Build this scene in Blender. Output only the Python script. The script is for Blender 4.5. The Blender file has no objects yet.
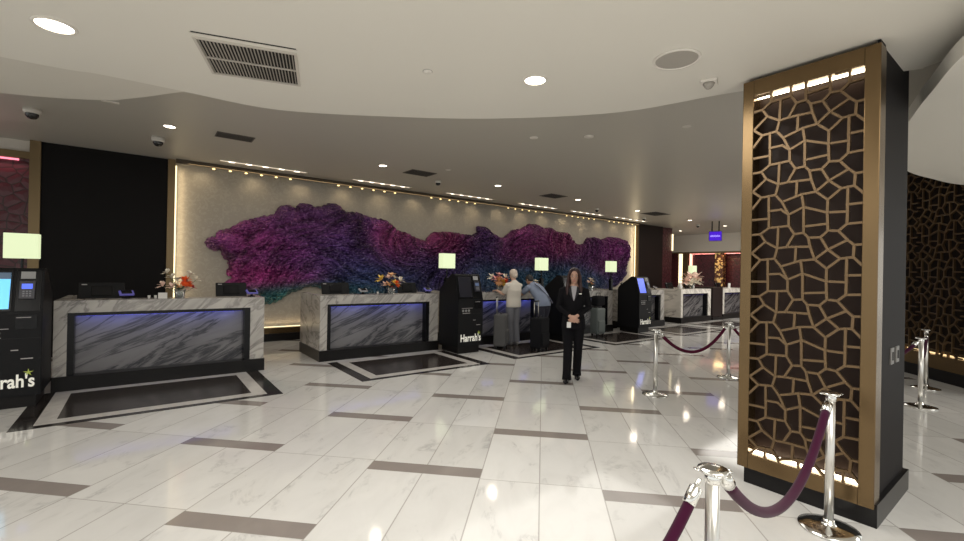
import bpy, bmesh, math, random
import numpy as np
from mathutils import Vector, Matrix, noise, geometry
random.seed(7)
PI = math.pi
SC = bpy.context.scene
COL = SC.collection

# ------------------------------------------------------------------ camera
# the lobby is laid out along u (the counter row) and v (towards the mural wall)
S2 = 2 ** .5
def cam_axes(p, r, y):
    cy, sy, cp, sp, cr, sr = math.cos(y), math.sin(y), math.cos(p), math.sin(p), math.cos(r), math.sin(r)
    f = Vector((-sy*cp, cy*cp, -sp)); rt = Vector((cy, sy, 0)); up = rt.cross(f)
    return cr*rt+sr*up, -sr*rt+cr*up, f
rt, up, fw = cam_axes(-.0023, .0187, .1352)
M3 = Matrix((rt, up, -fw)).transposed().to_4x4()
cd = bpy.data.cameras.new('camera'); cam = bpy.data.objects.new('camera', cd); COL.objects.link(cam)
cd.sensor_width = 36; cd.lens = 36*447.25/964; cd.clip_start = .05; cd.clip_end = 200
cam.matrix_world = Matrix.Translation((0, 0, 1.65)) @ Matrix.Rotation(-PI/4, 4, 'Z') @ M3
SC.camera = cam

# ------------------------------------------------------------------ world and exposure
w = bpy.data.worlds.new('world'); SC.world = w; w.use_nodes = True
w.node_tree.nodes['Background'].inputs[0].default_value = (.98, 1, .97, 1)
w.node_tree.nodes['Background'].inputs[1].default_value = .95
SC.view_settings.view_transform = 'Standard'; SC.view_settings.look = 'None'
SC.view_settings.exposure = .25; SC.view_settings.gamma = 1

def area(name, loc, size, energy, color=(1, .84, .66), rot=(0, 0, 0), size_y=None, spread=None):
    l = bpy.data.lights.new(name, 'AREA'); l.energy = energy; l.color = color; l.size = size
    if size_y: l.shape = 'RECTANGLE'; l.size_y = size_y
    if spread: l.spread = spread
    o = bpy.data.objects.new(name, l); COL.objects.link(o); o.location = loc; o.rotation_euler = rot
    return o
# unseen fill lights added over the lobby (the ceiling goes on behind the camera)
LOW_Z, HIGH_Z = 3.24, 3.76
area('lobby_fill_light', (1.2, -2.0, LOW_Z-.03), 3.5, 165, (1, .985, .94), size_y=4.0)
area('lobby_fill_light', (2.0, 2.4, LOW_Z-.03), 2.2, 46, (1, .985, .94), size_y=1.4)
for k in range(16):
    l = bpy.data.lights.new('cove_spot_light', 'SPOT'); l.energy = 3; l.color = (1, .80, .50); l.spot_size = math.radians(120); l.spot_blend = 1; l.shadow_soft_size = .05
    o = bpy.data.objects.new('cove_spot_light', l); COL.objects.link(o); o.location = (.95+k*.99, 10.62, 3.66); o.rotation_euler = (math.radians(30), 0, 0)
area('cove_light', (8.4, 10.68, 3.70), 15.4, 17, (1, .80, .48), rot=(math.radians(40), 0, 0), size_y=.04)
area('cove_light', (8.4, 10.86, .36), 15.4, 10, (1, .76, .46), rot=(math.radians(180), 0, 0), size_y=.03)
area('counter_fill_light', (16.5, 4.3, HIGH_Z-.03), 6, 290, (1, .96, .88), size_y=5)  # added fill without fittings, brightens the far counters and the row below
area('counter_fill_light', (5.5, 6.6, HIGH_Z-.03), 9, 75, (1, .97, .90), size_y=2.2)
area('lobby_fill_light', (-3.2, 2.2, LOW_Z-.03), 3, 75, (1, .97, .92), size_y=3)
area('lobby_fill_light', (9.5, -3, 2.96), 3, 110, (1, .985, .94), size_y=3)
area('cove_light', (.56, 10.84, 2.0), .03, 4, (1, .80, .50), rot=(math.radians(90), 0, math.radians(-75)), size_y=3.2)
area('cove_light', (16.14, 10.84, 2.0), .03, 6, (1, .80, .50), rot=(math.radians(90), 0, math.radians(75)), size_y=3.2)

# ------------------------------------------------------------------ materials
MATS = {}
def mat(name, col=(.5, .5, .5), rough=.5, metal=0, em=None, es=1, spec=.5):
    if name in MATS: return MATS[name]
    m = bpy.data.materials.new(name); m.use_nodes = True; b = m.node_tree.nodes['Principled BSDF']
    b.inputs['Base Color'].default_value = (*col, 1); b.inputs['Roughness'].default_value = rough
    b.inputs['Metallic'].default_value = metal; b.inputs['Specular IOR Level'].default_value = spec
    if em: b.inputs['Emission Color'].default_value = (*em, 1); b.inputs['Emission Strength'].default_value = es
    MATS[name] = m
    return m
class NT:
    def __init__(s, m): s.t = m.node_tree; s.b = s.t.nodes['Principled BSDF']
    def n(s, typ, **k):
        x = s.t.nodes.new(typ)
        for a, v in k.items():
            if a.startswith('i_'):
                key = a[2:]; key = int(key) if key.isdigit() else key.replace('_', ' ')
                x.inputs[key].default_value = v
            else: setattr(x, a, v)
        return x
    def l(s, a, b): s.t.links.new(a, b)
    def m(s, op, a, b=0.0, c=None):
        x = s.t.nodes.new('ShaderNodeMath'); x.operation = op
        for i, q in enumerate((a, b, c)):
            if q is None: continue
            if hasattr(q, 'links'): s.l(q, x.inputs[i])
            else: x.inputs[i].default_value = q
        return x.outputs[0]
    def mix(s, f, a, b):
        x = s.t.nodes.new('ShaderNodeMix'); x.data_type = 'RGBA'
        for i, q in ((0, f), (6, a), (7, b)):
            if hasattr(q, 'links'): s.l(q, x.inputs[i])
            else: x.inputs[i].default_value = q if i == 0 else (*q, 1)
        return x.outputs[2]
    def ramp(s, f, stops):
        x = s.t.nodes.new('ShaderNodeValToRGB'); r = x.color_ramp
        while len(r.elements) < len(stops): r.elements.new(.5)
        for e, (p, c) in zip(r.elements, stops): e.position = p; e.color = (*c, 1)
        s.l(f, x.inputs[0]); return x.outputs[0]

def marble(name, base, vein, scale=1.3, rough=.2, rot=(0, 0, 0), amount=.8, stretch=(1, 1, 3)):
    m = mat(name, base, rough); k = NT(m)
    tc = k.n('ShaderNodeTexCoord'); mp = k.n('ShaderNodeMapping')
    mp.vector_type = 'TEXTURE'; mp.inputs['Rotation'].default_value = rot; mp.inputs['Scale'].default_value = tuple(1/q for q in stretch)
    k.l(tc.outputs['Object'], mp.inputs[0])
    n1 = k.n('ShaderNodeTexNoise', i_Scale=scale, i_Detail=8.0, i_Roughness=.6, i_Distortion=1.2); k.l(mp.outputs[0], n1.inputs['Vector'])
    v = k.m('ABSOLUTE', k.m('SUBTRACT', n1.outputs[0], .5))
    f1 = k.m('MULTIPLY', k.m('SUBTRACT', 1.0, k.m('MINIMUM', k.m('MULTIPLY', v, 22), 1.0)), amount)
    n2 = k.n('ShaderNodeTexNoise', i_Scale=scale*.8, i_Detail=5.0, i_Roughness=.55, i_Distortion=.5); k.l(mp.outputs[0], n2.inputs['Vector'])
    cl = k.m('MULTIPLY', k.m('SMOOTHSTEP', n2.outputs[0], .45, .8) if False else k.m('MAXIMUM', k.m('SUBTRACT', n2.outputs[0], .45), 0), 2.2*amount)
    f = k.m('MINIMUM', k.m('ADD', k.m('MULTIPLY', f1, .7), cl), 1.0)
    k.l(k.mix(f, base, vein), k.b.inputs['Base Color'])
    return m

white = mat('painted_white', (.62, .57, .51), .6)
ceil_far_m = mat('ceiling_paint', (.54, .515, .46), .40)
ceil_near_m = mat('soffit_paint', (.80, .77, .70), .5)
gold = mat('brushed_bronze', (.165, .108, .052), .26, .85)
gold_lat = mat('lattice_bronze', (.155, .10, .052), .34, .7)
gold_dark = mat('dark_bronze', (.20, .14, .07), .4, .6)
black = mat('black_panel', (.006, .006, .007), .5, spec=.2)
blackg = mat('black_gloss', (.006, .006, .007), .25, spec=.22)
blackwall = mat('black_wall_panel', (.006, .005, .005), .6, spec=.15)
brownwall = mat('dark_brown_panel', (.018, .011, .010), .5, spec=.2)
baseblack = mat('black_plinth', (.009, .008, .008), .3, spec=.2)
pillar_side = mat('charcoal_laminate', (.020, .018, .018), .6, spec=.06)
latback = mat('lattice_backing', (.030, .019, .015), .4, spec=.10)
chrome = mat('chrome', (.78, .77, .74), .12, 1)
satin = mat('satin_steel', (.70, .68, .64), .28, 1)
led = mat('warm_led', (1, .9, .7), .5, em=(1, .84, .50), es=1.5)
led_w = mat('white_led', (1, .95, .85), .5, em=(1, .90, .72), es=9)
led_y = mat('amber_led', (1, .8, .4), .5, em=(1, .72, .30), es=2.2)
led_b = mat('blue_led', (.1, .1, .8), .5, em=(.08, .08, .8), es=.5)
shade_m = mat('lamp_shade_glow', (.3, .32, .26), .6, em=(.74, .84, .50), es=.80)
screen_c = mat('cyan_screen', (.2, .6, .9), .3, em=(.10, .45, .80), es=.85)
screen_b = mat('blue_screen', (.1, .2, .9), .3, em=(.06, .09, .62), es=.9)
screen_p = mat('purple_screen', (.02, .01, .12), .4, em=(.055, .008, .50), es=1.0, spec=.1)
violet = mat('violet_device', (.10, .09, .26), .4, em=(.10, .09, .45), es=.25)
paper = mat('paper_white', (.75, .73, .70), .6)
lettering = mat('lettering_cream', (.80, .78, .70), .5, em=(.8, .78, .7), es=.25)
leaf_y = mat('yellow_green_mark', (.55, .65, .12), .5)
glass = mat('clear_glass', (.7, .75, .75), .08, 0); glass.node_tree.nodes['Principled BSDF'].inputs['Transmission Weight'].default_value = .85
velvet = mat('purple_velvet', (.042, .004, .021), .9, spec=.1); velvet.node_tree.nodes['Principled BSDF'].inputs['Sheen Weight'].default_value = .12
velvet_r = mat('maroon_velvet', (.085, .009, .030), .9, spec=.1)
marble_c = marble('counter_marble', (.50, .47, .435), (.13, .12, .115), 1.1, .22, (0, -.75, .2), .8, (.55, 1, 2.6))
marble_l = marble('light_marble', (.80, .76, .70), (.22, .20, .18), 1.1, .22, (0, .75, .2), .7, (.55, 1, 2.6))
marble_d = marble('panel_marble', (.18, .172, .175), (.022, .022, .028), 1.15, .16, (0, -.48, 0), 1.25, (.4, 1, 2.8))
inlay_dark = marble('inlay_dark_stone', (.038, .030, .027), (.022, .018, .017), 3, .16, amount=.5)
inlay_edge = marble('inlay_border_stone', (.028, .023, .021), (.02, .017, .016), 3, .14, amount=.5)
inlay_white = marble('inlay_white_stone', (.60, .57, .54), (.42, .40, .38), 2, .12, amount=.5)

# floor: long marble tiles laid at 45 degrees to the counters with grey strips between every second pair
def floor_material():
    m = mat('marble_floor', (.6, .58, .55), .1); k = NT(m); W = .473
    g = k.n('ShaderNodeNewGeometry'); sp = k.n('ShaderNodeSeparateXYZ'); k.l(g.outputs['Position'], sp.inputs[0])
    U, V = sp.outputs[0], sp.outputs[1]
    X = k.m('DIVIDE', k.m('SUBTRACT', k.m('MULTIPLY', k.m('SUBTRACT', U, V), 1/S2), .0048), W)
    Y = k.m('DIVIDE', k.m('MULTIPLY', k.m('ADD', U, V), 1/S2), W)
    p = k.m('FLOOR', k.m('MULTIPLY', k.m('ADD', X, 1), .5))
    # distance below the strip's far edge, modulo the period
    t = k.m('FLOORED_MODULO', k.m('SUBTRACT', k.m('ADD', k.m('MULTIPLY', p, 2.09), 9.94), Y), 4.59)
    strip = k.m('LESS_THAN', t, .35)
    fx = k.m('ABSOLUTE', k.m('SUBTRACT', X, k.m('ROUND', X)))
    jx = k.m('LESS_THAN', fx, .010)
    def near(a): return k.m('LESS_THAN', k.m('ABSOLUTE', k.m('SUBTRACT', t, a)), .008)
    jy = k.m('MAXIMUM', near(2.47), k.m('MAXIMUM', near(.35), near(.004)))
    joint = k.m('MAXIMUM', jx, jy)
    cell = k.m('ADD', k.m('MULTIPLY', k.m('FLOOR', X), 7.13), k.m('ADD', k.m('MULTIPLY', k.m('FLOOR', k.m('DIVIDE', k.m('SUBTRACT', k.m('ADD', k.m('MULTIPLY', p, 2.09), 9.94), Y), 4.59)), 3.71), k.m('MULTIPLY', k.m('GREATER_THAN', t, 2.47), 1.37)))
    wn = k.n('ShaderNodeTexWhiteNoise', noise_dimensions='1D'); k.l(cell, wn.inputs['W'])
    cv = k.n('ShaderNodeCombineXYZ'); k.l(X, cv.inputs[0]); k.l(Y, cv.inputs[1]); k.l(k.m('MULTIPLY', cell, 3.3), cv.inputs[2])
    mp = k.n('ShaderNodeMapping'); mp.inputs['Rotation'].default_value = (0, 0, .5); mp.inputs['Scale'].default_value = (1, .45, 1); k.l(cv.outputs[0], mp.inputs[0])
    n1 = k.n('ShaderNodeTexNoise', i_Scale=1.0, i_Detail=9.0, i_Roughness=.62, i_Distortion=1.6); k.l(mp.outputs[0], n1.inputs['Vector'])
    va = k.m('ABSOLUTE', k.m('SUBTRACT', n1.outputs[0], .56))
    vein = k.m('SUBTRACT', 1.0, k.m('MINIMUM', k.m('MULTIPLY', va, 30), 1.0))
    n2 = k.n('ShaderNodeTexNoise', i_Scale=2.0, i_Detail=6.0, i_Roughness=.6, i_Distortion=.8); k.l(mp.outputs[0], n2.inputs['Vector'])
    msk = k.m('MINIMUM', k.m('MAXIMUM', k.m('MULTIPLY', k.m('SUBTRACT', n2.outputs[0], .5), 5), 0), 1)
    cloud = k.m('MINIMUM', k.m('MAXIMUM', k.m('MULTIPLY', k.m('SUBTRACT', n2.outputs[0], .4), 1.5), 0), 1)
    tile = k.mix(wn.outputs[0], (.63, .615, .59), (.73, .715, .69))
    c = k.mix(k.m('MULTIPLY', cloud, .45), tile, (.46, .44, .42))
    c = k.mix(k.m('MULTIPLY', k.m('MULTIPLY', vein, msk), .5), c, (.26, .25, .25))
    st = k.mix(k.m('MULTIPLY', cloud, .6), (.27, .235, .215), (.20, .175, .165))
    c = k.mix(strip, c, st)
    c = k.mix(k.m('MULTIPLY', joint, .6), c, (.26, .235, .21))
    k.l(c, k.b.inputs['Base Color'])
    r = k.m('ADD', k.m('MULTIPLY', n2.outputs[0], .05), .05)
    k.l(r, k.b.inputs['Roughness'])
    return m
floor_m = floor_material()

def damask():
    m = mat('cream_wallpaper', (.40, .36, .30), .5); k = NT(m)
    tc = k.n('ShaderNodeTexCoord')
    n1 = k.n('ShaderNodeTexNoise', i_Scale=9.0, i_Detail=3.0, i_Distortion=2.0); k.l(tc.outputs['Object'], n1.inputs['Vector'])
    f = k.m('MINIMUM', k.m('MAXIMUM', k.m('MULTIPLY', k.m('SUBTRACT', n1.outputs[0], .5), 12), 0), 1)
    k.l(k.mix(f, (.385, .345, .29), (.43, .39, .33)), k.b.inputs['Base Color'])
    return m
damask_m = damask()
def redwall():
    m = mat('red_textured_panel', (.12, .02, .03), .4); k = NT(m)
    tc = k.n('ShaderNodeTexCoord')
    v = k.n('ShaderNodeTexVoronoi', i_Scale=6.0); v.feature = 'DISTANCE_TO_EDGE'; k.l(tc.outputs['Object'], v.inputs['Vector'])
    f = k.m('LESS_THAN', v.outputs[0], .05)
    k.l(k.mix(f, (.085, .015, .024), (.03, .008, .009)), k.b.inputs['Base Color'])
    b = k.n('ShaderNodeBump', i_Strength=.5, i_Distance=.05); k.l(v.outputs[0], b.inputs['Height']); k.l(b.outputs[0], k.b.inputs['Normal'])
    return m
red_m = redwall()
def goldspeckle():
    m = mat('gold_mosaic', (.5, .28, .08), .3, .8); k = NT(m)
    tc = k.n('ShaderNodeTexCoord'); v = k.n('ShaderNodeTexVoronoi', i_Scale=14.0); k.l(tc.outputs['Object'], v.inputs['Vector'])
    s = k.n('ShaderNodeSeparateColor'); k.l(v.outputs['Color'], s.inputs[0])
    k.l(k.mix(k.m('GREATER_THAN', s.outputs[0], .6), (.12, .05, .03), (.9, .55, .2)), k.b.inputs['Base Color'])
    b = k.n('ShaderNodeBump', i_Strength=1.0, i_Distance=.1); k.l(s.outputs[1], b.inputs['Height']); k.l(b.outputs[0], k.b.inputs['Normal'])
    return m
mosaic_m = goldspeckle()

# ------------------------------------------------------------------ mesh helpers
def bx(bm, x0, x1, y0, y1, z0, z1, bev=0, mi=0):
    r = bmesh.ops.create_cube(bm, size=1); vs = r['verts']
    for v in vs: v.co = Vector(((x0+x1)/2+v.co.x*(x1-x0), (y0+y1)/2+v.co.y*(y1-y0), (z0+z1)/2+v.co.z*(z1-z0)))
    fs = set(f for v in vs for f in v.link_faces)
    for f in fs: f.material_index = mi
    if bev: bmesh.ops.bevel(bm, geom=list(set(e for v in vs for e in v.link_edges)), offset=bev, segments=2, affect='EDGES', profile=.5)
def obj(name, bm, m, parent=None, smooth=False, loc=None):
    me = bpy.data.meshes.new(name); bm.normal_update(); bm.to_mesh(me); bm.free()
    for q in (m if isinstance(m, (list, tuple)) else [m]): me.materials.append(q)
    if smooth:
        for p in me.polygons: p.use_smooth = True
    o = bpy.data.objects.new(name, me); COL.objects.link(o)
    if parent: o.parent = parent
    if loc: o.location = loc
    return o
def box(name, dims, m, parent=None, bev=0):
    bm = bmesh.new(); bx(bm, *dims, bev); return obj(name, bm, m, parent)
def boxes(name, lst, m, parent=None, bev=0):
    bm = bmesh.new()
    for d in lst: bx(bm, *d, bev)
    return obj(name, bm, m, parent)
def tag(o, label=None, cat=None, group=None, kind=None):
    if label: o['label'] = label
    if cat: o['category'] = cat
    if group: o['group'] = group
    if kind: o['kind'] = kind
    return o
def struct(o): o['kind'] = 'structure'; return o
def thing(name, label, cat, loc=(0, 0, 0), rz=0, group=None):
    o = bpy.data.objects.new(name, None); COL.objects.link(o); o.location = loc; o.rotation_euler = (0, 0, rz)
    o.empty_display_size = .1
    return tag(o, label, cat, group)
def copy_tree(o, parent=None):
    c = o.copy(); COL.objects.link(c); c.parent = parent
    for ch in list(o.children): copy_tree(ch, c)
    return c
def lathe(bm, prof, seg=24, c=(0, 0, 0), mi=0):
    rings = []
    for r, z in prof:
        if r < 1e-5: rings.append([bm.verts.new((c[0], c[1], c[2]+z))])
        else: rings.append([bm.verts.new((c[0]+r*math.cos(2*PI*i/seg), c[1]+r*math.sin(2*PI*i/seg), c[2]+z)) for i in range(seg)])
    for a, b in zip(rings, rings[1:]):
        for i in range(seg):
            j = (i+1) % seg
            if len(a) == 1 and len(b) == 1: continue
            if len(a) == 1: f = bm.faces.new((a[0], b[i], b[j]))
            elif len(b) == 1: f = bm.faces.new((a[i], b[0], a[j]))
            else: f = bm.faces.new((a[i], b[i], b[j], a[j]))
            f.material_index = mi
def tube(bm, pts, rad, seg=12, side=None, mi=0):
    """closed tube through pts; rad is a number or a list of numbers / (a, b) half axes"""
    pts = [Vector(p) for p in pts]; n = len(pts)
    if not isinstance(rad, (list, tuple)): rad = [rad]*n
    rings = []; prev = None
    for i, p in enumerate(pts):
        t = (pts[min(i+1, n-1)]-pts[max(i-1, 0)]).normalized()
        if side is not None: s = Vector(side)
        elif prev is None: s = Vector((1, 0, 0)) if abs(t.x) < .8 else Vector((0, 1, 0))
        else: s = prev
        s = (s-t*s.dot(t)).normalized(); prev = s; d = t.cross(s)
        a, b = rad[i] if isinstance(rad[i], (list, tuple)) else (rad[i], rad[i])
        rings.append([bm.verts.new(p+s*a*math.cos(2*PI*k/seg)+d*b*math.sin(2*PI*k/seg)) for k in range(seg)])
    for A, B in zip(rings, rings[1:]):
        for k in range(seg):
            f = bm.faces.new((A[k], A[(k+1) % seg], B[(k+1) % seg], B[k])); f.material_index = mi
    f = bm.faces.new(rings[0][::-1]); f.material_index = mi
    f = bm.faces.new(rings[-1]); f.material_index = mi
def ball(bm, c, r, seg=16, rot=None):
    m = Matrix.Translation(c) @ (rot if rot else Matrix.Identity(4)) @ Matrix.Diagonal((*(r if isinstance(r, (list, tuple)) else (r, r, r)), 1))
    bmesh.ops.create_uvsphere(bm, u_segments=seg, v_segments=max(6, seg//2+2), radius=1, matrix=m)
def fused(name, bm, m, vox, parent=None, smooth_it=6):
    """closed lumps fused into one continuous smooth surface"""
    me = bpy.data.meshes.new('tmp'); bmesh.ops.recalc_face_normals(bm, faces=bm.faces[:]); bm.to_mesh(me); bm.free()
    t = bpy.data.objects.new('tmp', me); COL.objects.link(t)
    r = t.modifiers.new('r', 'REMESH'); r.mode = 'VOXEL'; r.voxel_size = vox
    s = t.modifiers.new('s', 'SMOOTH'); s.factor = .5; s.iterations = smooth_it
    dg = bpy.context.evaluated_depsgraph_get(); dg.update()
    nm = bpy.data.meshes.new_from_object(t.evaluated_get(dg)); bpy.data.objects.remove(t); bpy.data.meshes.remove(me)
    nm.name = name; nm.materials.clear(); nm.materials.append(m)
    for p in nm.polygons: p.use_smooth = True; p.material_index = 0
    o = bpy.data.objects.new(name, nm); COL.objects.link(o)
    if parent: o.parent = parent
    return o
def text(name, s, size, m, parent, loc, rot, sx=1.0, offset=0, extrude=.002, align='CENTER'):
    c = bpy.data.curves.new('t', 'FONT'); c.body = s; c.size = size; c.extrude = extrude; c.offset = offset; c.align_x = align
    t = bpy.data.objects.new('t', c); COL.objects.link(t)
    dg = bpy.context.evaluated_depsgraph_get(); dg.update()
    me = bpy.data.meshes.new_from_object(t.evaluated_get(dg)); bpy.data.objects.remove(t)
    me.materials.clear(); me.materials.append(m)
    o = bpy.data.objects.new(name, me); COL.objects.link(o); o.parent = parent; o.location = loc; o.rotation_euler = rot; o.scale = (sx, 1, 1)
    return o
def slab(name, poly, z0, z1, m, parent=None):
    bm = bmesh.new(); a = [bm.verts.new((x, y, z0)) for x, y in poly]; b = [bm.verts.new((x, y, z1)) for x, y in poly]
    n = len(poly)
    for tri in geometry.tessellate_polygon([[Vector((x, y, 0)) for x, y in poly]]):
        bm.faces.new([a[i] for i in tri]); bm.faces.new([b[i] for i in tri[::-1]])
    for i in range(n): bm.faces.new((a[i], a[(i+1) % n], b[(i+1) % n], b[i]))
    bmesh.ops.recalc_face_normals(bm, faces=bm.faces[:])
    return obj(name, bm, m, parent)
def smooth_curve(pts, sub=6):
    out = []; P = [Vector(p) for p in pts]; n = len(P)
    for i in range(n-1):
        p0, p1, p2, p3 = P[max(i-1, 0)], P[i], P[i+1], P[min(i+2, n-1)]
        for k in range(sub):
            t = k/sub
            out.append(.5*((2*p1)+(p2-p0)*t+(2*p0-5*p1+4*p2-p3)*t*t+(3*p1-p0-3*p2+p3)*t**3))
    out.append(P[-1]); return [tuple(q) for q in out]

# ------------------------------------------------------------------ floor and ceilings
struct(box('floor', (-9, 26, -11, 15, -.2, 0), floor_m))
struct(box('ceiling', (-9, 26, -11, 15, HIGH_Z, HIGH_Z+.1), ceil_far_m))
edge = smooth_curve([(.29, 4.905), (1.08, 4.84), (2.11, 4.23), (2.93, 3.59), (3.71, 2.69), (4.07, 1.73), (4.60, .80), (4.63, .66), (4.5, .46), (4.1, .1), (4.0, -1), (4.6, -3), (5, -6)])
left_edge = smooth_curve([(-9, 5.4), (-4, 5.15), (-.9, 5.02), (-.3, 4.93), (.29, 4.905)])
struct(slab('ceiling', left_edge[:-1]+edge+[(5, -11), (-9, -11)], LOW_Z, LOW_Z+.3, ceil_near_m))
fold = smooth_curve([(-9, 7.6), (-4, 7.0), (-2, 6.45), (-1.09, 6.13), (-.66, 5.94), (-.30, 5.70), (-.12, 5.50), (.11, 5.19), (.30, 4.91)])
struct(slab('ceiling', fold+[(.30, 4.4), (-9, 4.4)], LOW_Z+.012, LOW_Z+.29, mat('fold_shade_paint', (.69, .655, .585), .5)))  # shading of the fold is put into this darker colour
disk = smooth_curve([(3.0, -.3), (3.3, .08), (3.9, .40), (4.45, .60), (5.05, .80), (6.2, 1.13), (7.51, 1.24), (8.42, 1.12), (9.23, .92), (10.5, .3), (11.5, -1)])
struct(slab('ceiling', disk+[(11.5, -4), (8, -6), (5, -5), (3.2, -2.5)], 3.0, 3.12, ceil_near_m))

# ------------------------------------------------------------------ mural wall and its neighbours (plane v = 10.93)
WV = 10.93
struct(box('wall_back', (.50, 16.22, WV, WV+.2, 0, HIGH_Z), damask_m))
struct(box('wall_back', (-1.42, .38, WV-.10, WV+.2, 0, HIGH_Z), blackwall))
struct(box('wall_back', (-9, -1.55, WV, WV+.2, 0, HIGH_Z), white))
struct(box('wall_back', (-9, -1.56, WV-.03, WV, .1, 3.44), red_m))
struct(box('trim_1', (-9, -1.55, WV-.08, WV, 3.44, 3.56), gold_dark))
struct(box('trim_2', (-1.56, -1.42, WV-.14, WV+.05, 0, HIGH_Z), gold_dark))
struct(box('trim_3', (.38, .50, WV-.16, WV+.05, 0, HIGH_Z), gold_dark))
struct(box('trim_4', (.50, 16.22, WV-.26, WV-.22, 3.68, HIGH_Z), mat('lip_brown', (.07, .05, .03), .6)))      # cove lip at the head of the wall
struct(box('trim_5', (.50, 16.22, WV-.12, WV, .17, .30), gold))
struct(box('baseboard_back', (.50, 16.22, WV-.14, WV, 0, .17), baseblack))
struct(box('trim_6', (16.22, 16.32, WV-.14, WV+.05, 0, HIGH_Z), gold_dark))
struct(box('wall_back', (16.32, 18.2, WV-.08, WV+.2, 0, HIGH_Z), brownwall))
struct(box('wall_back', (18.2, 19.1, WV, WV+.2, 0, HIGH_Z), red_m))
def ledstrip(name, dims, label, m=led, cat='light strip'): return tag(box(name, dims, m), label, cat)
ledstrip('led_strip', (.55, 16.15, WV-.05, WV-.03, .305, .318), 'warm light strip along the foot of the cream mural wall')
ledstrip('led_strip', (.505, .53, WV-.05, WV-.03, .32, 3.66), 'warm light strip up the left edge of the cream mural wall')
ledstrip('led_strip', (16.18, 16.215, WV-.05, WV-.03, .32, 3.66), 'warm light strip up the right edge of the cream mural wall')
ledstrip('led_strip', (19.02, 19.10, WV-.06, WV-.03, 2.75, 3.5), 'short warm light strip at the end of the far red panel')
ledstrip('led_strip', (-9, -1.7, WV-.06, WV-.035, 3.40, 3.43), 'pink light strip above the red panel at the far left', mat('pink_led', (1, .3, .4), .5, em=(1, .25, .35), es=1.2))
area('red_panel_light', (-2.6, WV-.1, 3.36), 2, 3, (1, .5, .5), size_y=.05, rot=(math.radians(-20), 0, 0))
# end wall beyond the counters
EU = 22.75
struct(box('wall_end', (EU, EU+.2, 1.5, 13.6, 2.84, HIGH_Z), mat('fascia_cream', (.74, .68, .59), .5)))
struct(box('wall_end', (EU+.5, EU+.7, 1.5, 13.6, 0, HIGH_Z), red_m))
struct(box('wall_back', (19.1, EU+.7, 13.4, 13.6, 0, HIGH_Z), red_m))
struct(box('trim_7', (EU-.02, EU+.02, 1.5, 13.4, 2.80, 2.87), gold_dark))
struct(box('trim_8', (EU+.38, EU+.5, 12.35, 12.6, 0, 2.84), gold_dark))
ledstrip('led_strip', (EU+.40, EU+.46, 12.66, 12.84, .9, 2.8), 'warm vertical light strip left of the bronze trim on the far end wall')
ledstrip('led_strip', (EU+.40, EU+.46, 12.12, 12.24, .9, 2.8), 'warm vertical light strip right of the bronze trim on the far end wall', mat('rose_led', (1, .6, .5), .5, em=(1, .55, .40), es=1.6))
ledstrip('led_strip', (EU+.3, EU+.36, 1.6, 12.1, 2.76, 2.80), 'thin rose light line under the cream fascia of the far end wall', mat('rose_led2', (1, .5, .5), .5, em=(1, .35, .30), es=.35))
area('end_wall_light', (EU+.3, 9, 2.78), .1, 14, (1, .5, .4), size_y=6)
t = thing('mosaic_column', 'gold speckled mosaic column against the far red wall', 'column', (EU+.2, 10.56, 0))
bm = bmesh.new(); bx(bm, -.15, .15, -.21, .21, .12, 2.80, .02); obj('shaft', bm, mosaic_m, t)
box('base', (-.2, .2, -.25, .25, 0, .12), baseblack, t)
area('end_wall_light', (EU-.3, 10.35, 2.7), .4, 8, (1, .65, .3))

# cove spots
bm = bmesh.new(); ball(bm, (0, 0, 0), (.030, .018, .016), 10); bulb0 = obj('bulb', bm, led_y, None, True); bme = bulb0.data; bpy.data.objects.remove(bulb0)
t = thing('cove_light', 'row of small amber bulbs tucked under the lip above the mural', 'light', (0, 0, 0))
for gcen in (1.9, 4.5, 7.1, 9.9, 12.6, 15.0):
    for k in range(6):
        o = bpy.data.objects.new('bulb', bme); COL.objects.link(o); o.parent = t; o.location = (gcen+(k-2.5)*.30, WV-.20, 3.665)
# ceiling slots with small white lamps
slots = [(1.2, 2.85), (3.9, 5.4), (6.5, 8.1), (9.1, 10.8), (11.45, 13.2), (13.8, 15.9)]
word = ['over the left end of the purple mural', 'second in the row from the left, over the mural', 'third in the row from the left, over the mural', 'fourth in the row, beyond the second counter', 'fifth in the row, before the last one', 'at the far right end of the row over the mural']
for (a, b), wd in zip(slots, word):
    t = thing('ceiling_slot_light', 'ceiling slot light '+wd, 'ceiling light', ((a+b)/2, 10.2, HIGH_Z), 0, 'slot lights in front of the mural')
    L = (b-a)/2
    boxes('frame', [(-L, L, -.055, -.04, -.012, 0), (-L, L, .04, .055, -.012, 0), (-L-.015, -L, -.055, .055, -.012, 0), (L, L+.015, -.055, .055, -.012, 0)], white, t)
    box('trough', (-L, L, -.04, .04, -.004, -.001), mat('slot_glow', (.8, .75, .65), .4, em=(1, .87, .66), es=.8), t)
    for k in range(5):
        bm = bmesh.new(); ball(bm, (-L+.2+k*(2*L-.4)/4, 0, -.012), (.06, .035, .012), 10); obj('bulb', bm, mat('slot_bulb', (1, .95, .85), .5, em=(1, .90, .72), es=2.5), t, True)

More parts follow.
